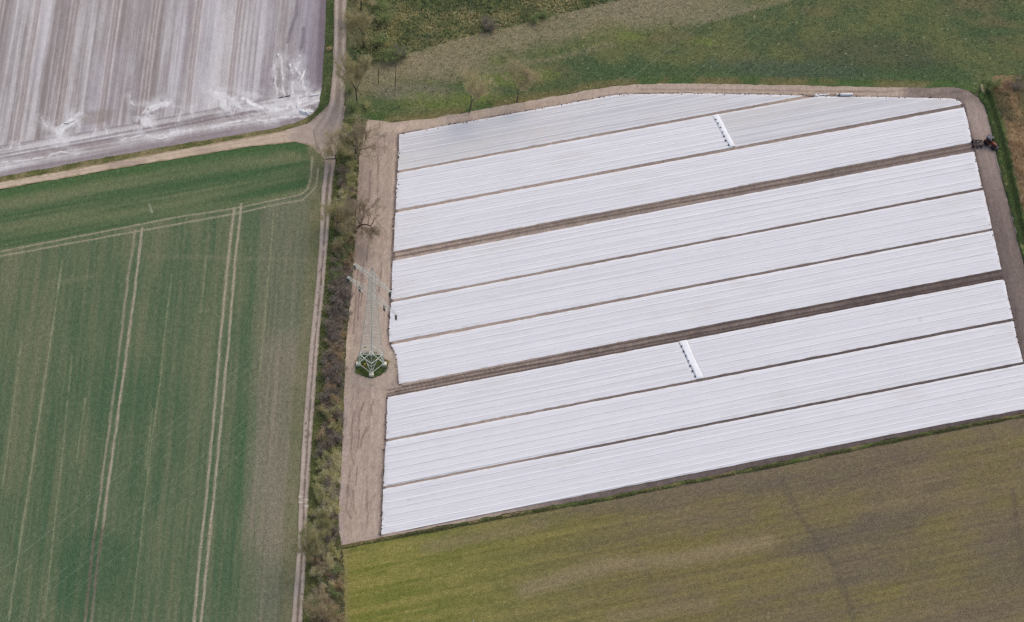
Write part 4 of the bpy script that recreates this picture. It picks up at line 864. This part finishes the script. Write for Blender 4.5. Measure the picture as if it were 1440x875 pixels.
def branches_mesh(segs, r0, ca_, cb_, rs, k=5, minr=0.0):
    V = []; F = []; Cc = []
    for p, q, a, b_, lev in segs:
        ra, rb = max(a*r0, 0.022), max(b_*r0, 0.018)
        d = q-p; d = d/max(np.linalg.norm(d), 1e-6); s1 = np.cross(d, (0.31, 0.2, 0.93)); s1 /= max(np.linalg.norm(s1), 1e-6); s2 = np.cross(d, s1); n0 = len(V)
        for c, r in ((p, ra), (q, rb)):
            for j in range(k): V.append(c+r*(math.cos(6.283*j/k)*s1+math.sin(6.283*j/k)*s2)); Cc.append(mix(ca_, cb_, rs.random()))
        F += [(n0+j, n0+(j+1) % k, n0+k+(j+1) % k, n0+k+j) for j in range(k)]
    return mesh_np('limbs', V, F, N(Cc), True)
def twigs_mesh(segs, minlev, n, lr, wr, cols, seed, up=0.35, spreadk=0.9, fuzz=0.25, gain=(1.2, 2.5)):
    rn = np.random.RandomState(seed); S = [s for s in segs if s[4] >= minlev]
    A = N([s[0] for s in S]); B = N([s[1] for s in S]); L = np.linalg.norm(B-A, axis=1); pk = rn.choice(len(S), n, p=L/L.sum()); f = rn.rand(n)[:, None]
    base = A[pk]+(B[pk]-A[pk])*f+rn.randn(n, 3)*fuzz; base[:, 2] = np.maximum(base[:, 2], 0.05)
    d = (B-A)[pk]/L[pk][:, None]+rn.randn(n, 3)*spreadk+N((0, 0, up)); d /= np.linalg.norm(d, axis=1)[:, None]
    w = np.cross(d, rn.randn(n, 3)); w /= np.linalg.norm(w, axis=1)[:, None]
    ll = rn.uniform(*lr, n)[:, None]; ww = rn.uniform(*wr, n)[:, None]
    V = np.stack([base-w*ww, base+w*ww, base+d*ll+rn.randn(n, 3)*0.05*ll], 1).reshape(-1, 3)
    cc = cols[rn.randint(0, len(cols), n)]*rn.uniform(*gain, n)[:, None]+0.04  # twigs brightened and lifted towards grey: haze veil put into their colour
    return mesh_np('twigs', V, np.arange(3*n).reshape(-1, 3), np.repeat(np.clip(cc, 0.01, 0.8), 3, 0), False)
def fit(segs, H, R):
    Z = max(s[1][2] for s in segs); X = np.percentile([math.hypot(s[1][0], s[1][1]) for s in segs], 96)
    k = N((R/X, R/X, H/Z)); return [(p*k, q*k, a, b_, l) for p, q, a, b_, l in segs]
TAN = N([C(146, 135, 108), C(134, 124, 98), C(118, 110, 88), C(156, 143, 116)]); OLV = N([C(124, 119, 84), C(110, 108, 76), C(138, 130, 96), C(100, 100, 72)])
BRN = N([C(108, 92, 84), C(92, 80, 76), C(124, 108, 96), C(84, 76, 72)]); RUS = N([C(122, 104, 80), C(108, 93, 76), C(132, 114, 90), C(98, 88, 76)]); PUR = N([C(94, 86, 82), C(84, 77, 73), C(104, 95, 88), C(78, 72, 68)])
GRN = N([C(84, 90, 62), C(92, 102, 64), C(66, 78, 52), C(104, 108, 74)])
def tree(px, H, R, seed, cols, ntw, r0, label, name='bare_tree', levels=4, tf=0.9, spread=0.75, nk=4, bark=(C(88, 82, 74), C(112, 104, 92)), wr=(0.014, 0.036), group=None, z=0.1, lr=(0.5, 1.3), up=0.25):
    p = P(px[0], px[1], z); T = empty(name, (p[0], p[1], z-0.05)); rs = random.Random(seed)
    segs = fit(skeleton(rs, levels, tf, spread, nk, up), H, R)
    link('trunk', branches_mesh([s for s in segs if s[4] <= levels-1], r0, *bark, rs), M_BARK, T)
    link('crown', twigs_mesh(segs, max(1, levels-2), ntw, lr, wr, cols, seed), M_TWIG, T)
    tag(T, label, 'tree', group); return T
LT = 'trees along the lane'
tree((507, 14), 15, 6.0, 1, TAN, 8000, 0.28, 'tan budding tree at the very top beside the lane, cut by the frame', group=LT)
tree((511, 66), 15.5, 6.2, 2, N([*TAN, *OLV[:2]]), 9000, 0.30, 'broad tan budding tree beside the lane, second from the top', group=LT)
tree((502, 146), 20, 6.2, 3, N([*TAN, *OLV]), 11000, 0.32, 'tall olive-tan tree beside the lane just above the junction', group=LT)
tree((499, 224), 14.5, 8.6, 44, N([*BRN, *TAN]), 8000, 0.46, 'bare dark-limbed tree leaning over the soil right of the junction', group=LT, spread=1.1, tf=0.5, nk=5, bark=(C(72, 66, 58), C(94, 86, 76)))
tree((473, 226), 11.5, 6.2, 5, TAN, 5000, 0.20, 'slight pale bare tree at the drain, reaching over the junction', group=LT, spread=0.9)
tree((500, 326), 15, 8.8, 66, N([*BRN, *TAN[:2]]), 9500, 0.48, 'bare oak-like tree with dark limbs spreading over the soil above the mast', group=LT, spread=1.05, tf=0.55, nk=5, bark=(C(66, 58, 54), C(88, 78, 72)))
tree((474, 322), 11, 5.6, 7, N([*OLV, *TAN]), 6500, 0.20, 'small olive budding tree left of the bare oak-like tree', group=LT)
tree((660, 158), 16.5, 6.4, 8, N([*TAN, TAN[0], TAN[3]]), 7500, 0.22, 'left one of two round tan trees at the top edge of the soil', group='pair of trees above the covers', spread=0.8)
tree((727, 143), 15.5, 6.4, 9, N([*TAN, BRN[2]]), 7000, 0.22, 'right one of two round tan trees at the top edge of the soil', group='pair of trees above the covers', spread=0.8)
tree((446, 792), 17, 5.6, 10, N([*OLV, *TAN[:2]]), 10000, 0.34, 'olive budding tree by the lane near the bottom of the hedge', group=LT, spread=0.95)
tree((456, 880), 14, 5.2, 12, N([*RUS, *TAN]), 9000, 0.28, 'brown bushy tree at the bottom edge of the hedge', group=LT)
tree((462, 745), 9, 3.8, 13, OLV, 5000, 0.2, 'small olive tree beside the lower soil headland', group=LT)

def shrub_protos(cols, seed, n=3):
    out = []
    for k in range(n):
        rs = random.Random(seed+k); segs = []
        for i in range(9):
            a = rs.uniform(0, 6.28); t_ = rs.uniform(0.2, 0.85); p = N((0.25*math.cos(a), 0.25*math.sin(a), 0.)); d = N((t_*math.cos(a), t_*math.sin(a), 1.0)); d /= np.linalg.norm(d); L = rs.uniform(2.2, 3.6); r = 1.0
            for j in range(4):
                d = d+N((rs.gauss(0, .16), rs.gauss(0, .16), rs.gauss(0, .05))); d /= np.linalg.norm(d); q = p+d*L/4; segs.append((p, q, r, r*0.75, j)); p = q; r *= 0.75
        me1 = branches_mesh(segs, 0.05, C(72, 66, 62), C(96, 88, 80), rs, 4); me2 = twigs_mesh(segs, 1, 900, (0.4, 1.1), (0.022, 0.06), cols, seed+k, 0.2, 1.1, 0.35, (1.7, 4.0))
        me1.materials.append(M_BARK); me2.materials.append(M_TWIG); out.append((me1, me2))
    return out
PRO = {'olive': shrub_protos(OLV, 700), 'brown': shrub_protos(N([*BRN, *PUR]), 720), 'purple': shrub_protos(PUR, 740), 'rust': shrub_protos(RUS, 760), 'green': shrub_protos(GRN, 780), 'tan': shrub_protos(TAN, 800)}
DESC = {'olive': 'olive budding shrub', 'brown': 'brown shrub', 'purple': 'dark bare shrub', 'rust': 'rusty brown shrub', 'green': 'leafy green shrub', 'tan': 'pale tan shrub'}
def shrub(px, kind, s, rs, where, z=0.08, side=''):
    p = P(px[0], px[1], z); T = empty('shrub', (p[0], p[1], z), rs.uniform(0, 6.28)); k = s*rs.uniform(0.8, 1.2); T.scale = (k, k, k*rs.uniform(0.85, 1.15))
    a, b_ = rs.choice(PRO[kind]); link('stems', a, None, T); link('twigs', b_, None, T)
    tag(T, '%s%s%s %s' % ('big ' if k > s*1.05 else ('small ' if k < s*0.93 else ''), DESC[kind], side, where), 'shrub', 'shrubs '+where)
rs = random.Random(5)
interp = lambda ln, y: float(np.interp(y, [q[1] for q in ln], [q[0] for q in ln]))
SECT = [(186, 240, ('olive', 'green', 'olive'), 'at the junction', 10, 0.75, 0.30, 0.80), (240, 300, ('olive', 'tan', 'brown'), 'below the junction', 15, 0.8, 0.3, 0.9),
        (300, 350, ('olive', 'tan', 'rust'), 'by the bare oak-like tree', 13, 0.8, 0.3, 0.92), (350, 385, ('rust', 'green', 'brown'), 'just above the mast arms', 9, 0.85, 0.35, 0.9),
        (385, 460, ('purple', 'brown', 'green', 'purple'), 'level with the mast top', 19, 0.85, 0.32, 0.9), (460, 560, ('purple', 'purple', 'brown', 'rust'), 'level with the mast foot', 26, 0.85, 0.3, 0.88),
        (560, 640, ('purple', 'rust', 'brown', 'olive'), 'by the upper soil headland', 20, 0.85, 0.3, 0.88), (640, 720, ('purple', 'olive', 'olive', 'tan'), 'by the lower soil headland', 22, 0.85, 0.28, 0.9),
        (720, 790, ('olive', 'tan', 'olive', 'purple'), 'by the stubble corner', 18, 0.9, 0.22, 0.85), (790, 900, ('rust', 'tan', 'brown', 'green'), 'at the bottom edge', 26, 0.9, 0.25, 0.85)]
for y0, y1, kinds, where, n_, s, f0, f1 in SECT:
    for i in range(n_):
        y = y0+(y1-y0)*(i+rs.random())/n_; xl = interp(LANE_R, y); xr = interp(SOIL_L, y) if y < 767 else 484
        f = f0+(f1-f0)*((i*0.618) % 1.0); shrub((xl+(xr-xl)*f, y), kinds[i % len(kinds)] if rs.random() < 0.8 else rs.choice(kinds), s, rs, 'in the hedge '+where, side=(' on the lane side' if f < f0+(f1-f0)*0.33 else (' on the soil side' if f > f0+(f1-f0)*0.67 else ' mid-strip')))
for x, y, s, kd in ((545, 84, 1.3, 'green'), (553, 82, 1.2, 'green'), (560, 80, 1.0, 'purple'), (568, 79, .9, 'green'), (535, 60, 1.2, 'green'), (540, 30, 1.3, 'green'), (536, 12, 1.2, 'green'), (690, 42, .9, 'purple'), (683, 38, .8, 'purple'), (765, 24, .9, 'green'), (752, 30, .8, 'green'), (1395, 122, 1.0, 'green'), (1390, 126, .8, 'green'), (1430, 124, .8, 'purple'), (1418, 122, .7, 'brown'),
                    (492, 36, .8, 'green'), (494, 95, .8, 'olive'), (492, 128, .9, 'green'), (497, 155, .8, 'green'), (515, 150, .7, 'olive')):
    shrub((x, y), kd, s, rs, 'at the head of the right-hand ditch' if x > 1300 else ('under the lane-side trees above the junction' if x < 520 else ('in the corner of the scrub above the poles' if x < 600 else 'in the scrub away from the lane')))

# ================================================================== GRASS, REEDS, SCRUB (nobody could count them)
def tufts(name, poly, n, hr, wr, cols, seed, label, z=0.1, lean=(0, 0, 0.0), blades=3, dens=None, spread=0.5, zf=None, gain=(1.2, 2.2)):
    rn = np.random.RandomState(seed); Q = W(poly); lo, hi = Q.min(0), Q.max(0); X = np.zeros((0, 2))
    while len(X) < n:
        c = lo+(hi-lo)*rn.rand(n*2, 2); c = c[inpoly(c, Q)]
        if dens is not None: c = c[rn.rand(len(c)) < dens(c)]
        X = np.concatenate([X, c])
    X = X[:n]; m_ = n*blades; b = np.repeat(X, blades, 0)+rn.randn(m_, 2)*0.12
    h = rn.uniform(*hr, m_)[:, None]; w = rn.uniform(*wr, m_)[:, None]; a = rn.rand(m_)*6.283; wd_ = np.stack([np.cos(a), np.sin(a), 0*a], 1)
    d = N((0, 0, 1.0))+rn.randn(m_, 3)*N((spread, spread, 0.05))+N(lean); d /= np.linalg.norm(d, axis=1)[:, None]
    zz = np.full(m_, z) if zf is None else z+zf(b)
    B = np.column_stack([b, zz]); V = np.stack([B-wd_*w, B+wd_*w, B+d*h], 1).reshape(-1, 3)
    cc = np.repeat(cols(X, rn), blades, 0)*rn.uniform(*gain, m_)[:, None]+0.04  # same grey lift for the blades, painted in place of haze
    me = mesh_np(name, V, np.arange(3*m_).reshape(-1, 3), np.repeat(np.clip(cc, 0.01, 0.8), 3, 0), False); o = link(name, me, M_TWIG); tag(o, label, None, None, 'stuff'); return o
pick = lambda arr: (lambda X, rn: arr[rn.randint(0, len(arr), len(X))])
SCRUBPOLY = [(490, -30), (500, 98), (530, 88), (640, 55), (760, 26), (880, -2), (980, -30)]
tufts('scrub', SCRUBPOLY, 9000, (0.35, 1.1), (0.08, 0.22), lambda X, rn: mix(GRN[rn.randint(0, 4, len(X))], N([*TAN, *OLV, C(96, 98, 70)])[rn.randint(0, 9, len(X))], ss(0.35, 0.65, fbm(X[:, 0], X[:, 1], 6, 3, 901))), 31, 'tangled olive scrub in the upper left of the meadow', 0.02, blades=3, gain=(1.6, 3.4))
tufts('tall_grass', [(490, 100), (640, 55), (880, 0), (960, -30), (1500, -30), (1500, 110), (1360, 115), (1100, 118), (900, 117), (780, 133), (640, 158), (520, 170)], 26000, (0.12, 0.4), (0.05, 0.13),
      lambda X, rn: c_meadow(X, None)*(0.8+0.5*rn.rand(len(X)))[:, None], 32, 'tussocky meadow grass', 0.02, blades=2)
tufts('hedge_undergrowth', HEDGEPOLY, 14000, (0.2, 0.7), (0.05, 0.14), lambda X, rn: N([*GRN, *OLV, RUS[1], TAN[2]])[rn.randint(0, 10, len(X))], 33, 'weedy undergrowth below the hedge', 0.08, gain=(1.5, 3.0))
tufts('verge_grass', VERGE, 3500, (0.08, 0.26), (0.05, 0.12), lambda X, rn: N([C(78, 94, 58), C(94, 108, 66), C(68, 82, 52), C(112, 116, 80)])[rn.randint(0, 4, len(X))], 34, 'bright grass blades on the verge beside the lane', 0.09)
tufts('field_edge_grass', strip([(x, y+3.6) for x, y in FIELD_B], 1.8, 2.0), 4200, (0.12, 0.42), (0.05, 0.12), lambda X, rn: N([C(78, 90, 54), C(96, 104, 66), C(66, 76, 48), C(120, 106, 82), C(108, 102, 70)])[rn.randint(0, 5, len(X))], 35, 'weeds along the lower edge of the covered field', 0.07, dens=lambda c: 0.12+0.88*ss(0.38, 0.6, fbm(c[:, 0], c[:, 1], 6, 3, 908)))
DZ = lambda b: 0.55*(ss(0.2, 1.6, np.abs(sdist(b, W(DITCH_C)))))*(1-ss(6, 9, np.abs(sdist(b, W(DITCH_C)))))
DPOLY = DITCH_L+[(1550, 640), (1500, 300), (1500, 110), (1440, 108), (1400, 112), (1385, 118)]
tufts('ditch_grass', [(1380, 140)]+SOIL_T[15:23]+[(x+4, y) for x, y in DITCH_C[::-1][2:]], 3600, (0.12, 0.38), (0.05, 0.14), lambda X, rn: N([C(72, 90, 54), C(88, 106, 62), C(62, 76, 48), C(100, 110, 70)])[rn.randint(0, 4, len(X))], 36, 'lush green grass in the ditch', 0.12, zf=DZ)
REEDP = [(x+7, y) for x, y in DITCH_C[:9]]+[(1540, 345), (1540, 112), (1440, 110)]
tufts('reeds', REEDP, 6500, (0.8, 2.0), (0.04, 0.10), lambda X, rn: mix(N([C(148, 126, 102), C(132, 106, 82), C(140, 116, 92), C(160, 142, 118)])[rn.randint(0, 4, len(X))], N([C(92, 94, 70), C(104, 100, 74)])[rn.randint(0, 2, len(X))], np.maximum(ss(0.45, 0.62, fbm(X[:, 0], X[:, 1], 6, 3, 906)), ss(7, 11, sdist(X, W(DITCH_C))+3*(fbm(X[:, 0], X[:, 1], 5, 3, 909)-0.5)))*0.9), 37, 'dry tan reeds on the bank beyond the ditch', 0.12, lean=(-0.5, 0.25, 0), spread=0.35, zf=DZ, dens=lambda c: 0.15+0.85*ss(0.35, 0.6, fbm(c[:, 0], c[:, 1], 5, 3, 907)))
tufts('island_grass', [(522+23.5*math.cos(a)*(1+0.07*math.sin(3*a)), 513.5+18.2*math.sin(a)*(1+0.08*math.cos(4*a))) for a in np.linspace(0, 6.28, 20)], 1500, (0.10, 0.35), (0.04, 0.1), lambda X, rn: N([C(66, 92, 48), C(92, 110, 60), C(60, 82, 44)])[rn.randint(0, 3, len(X))], 38, 'grass growing between the feet of the mast', 0.16)
# clods along the buried ends of the covers
def clods():
    rn = np.random.RandomState(41); V = []; F = []; Cc = []
    for ln in ENDS+[TOPEDGE]:
        Q = densify(W(ln), 0.6, 0.5, 55, False)
        for q in Q:
            if rn.rand() < 0.35: continue
            s = rn.uniform(0.12, 0.34); c = N((*(q+rn.randn(2)*0.15), 0.12)); n0 = len(V); cc = mix(C(112, 98, 92), C(84, 74, 72), rn.rand())
            for d in ((1, 0, 0), (0, 1, 0), (-1, 0, 0), (0, -1, 0), (0, 0, 0.9)): V.append(c+N(d)*s*rn.uniform(0.7, 1.3)); Cc.append(cc)
            F += [(n0, n0+1, n0+4), (n0+1, n0+2, n0+4), (n0+2, n0+3, n0+4), (n0+3, n0, n0+4)]
    o = link('soil_clods', mesh_np('soil_clods', V, F, N(Cc), False), M_TWIG); tag(o, 'dark soil clods holding down the ends of the covers', None, None, 'stuff')
clods()
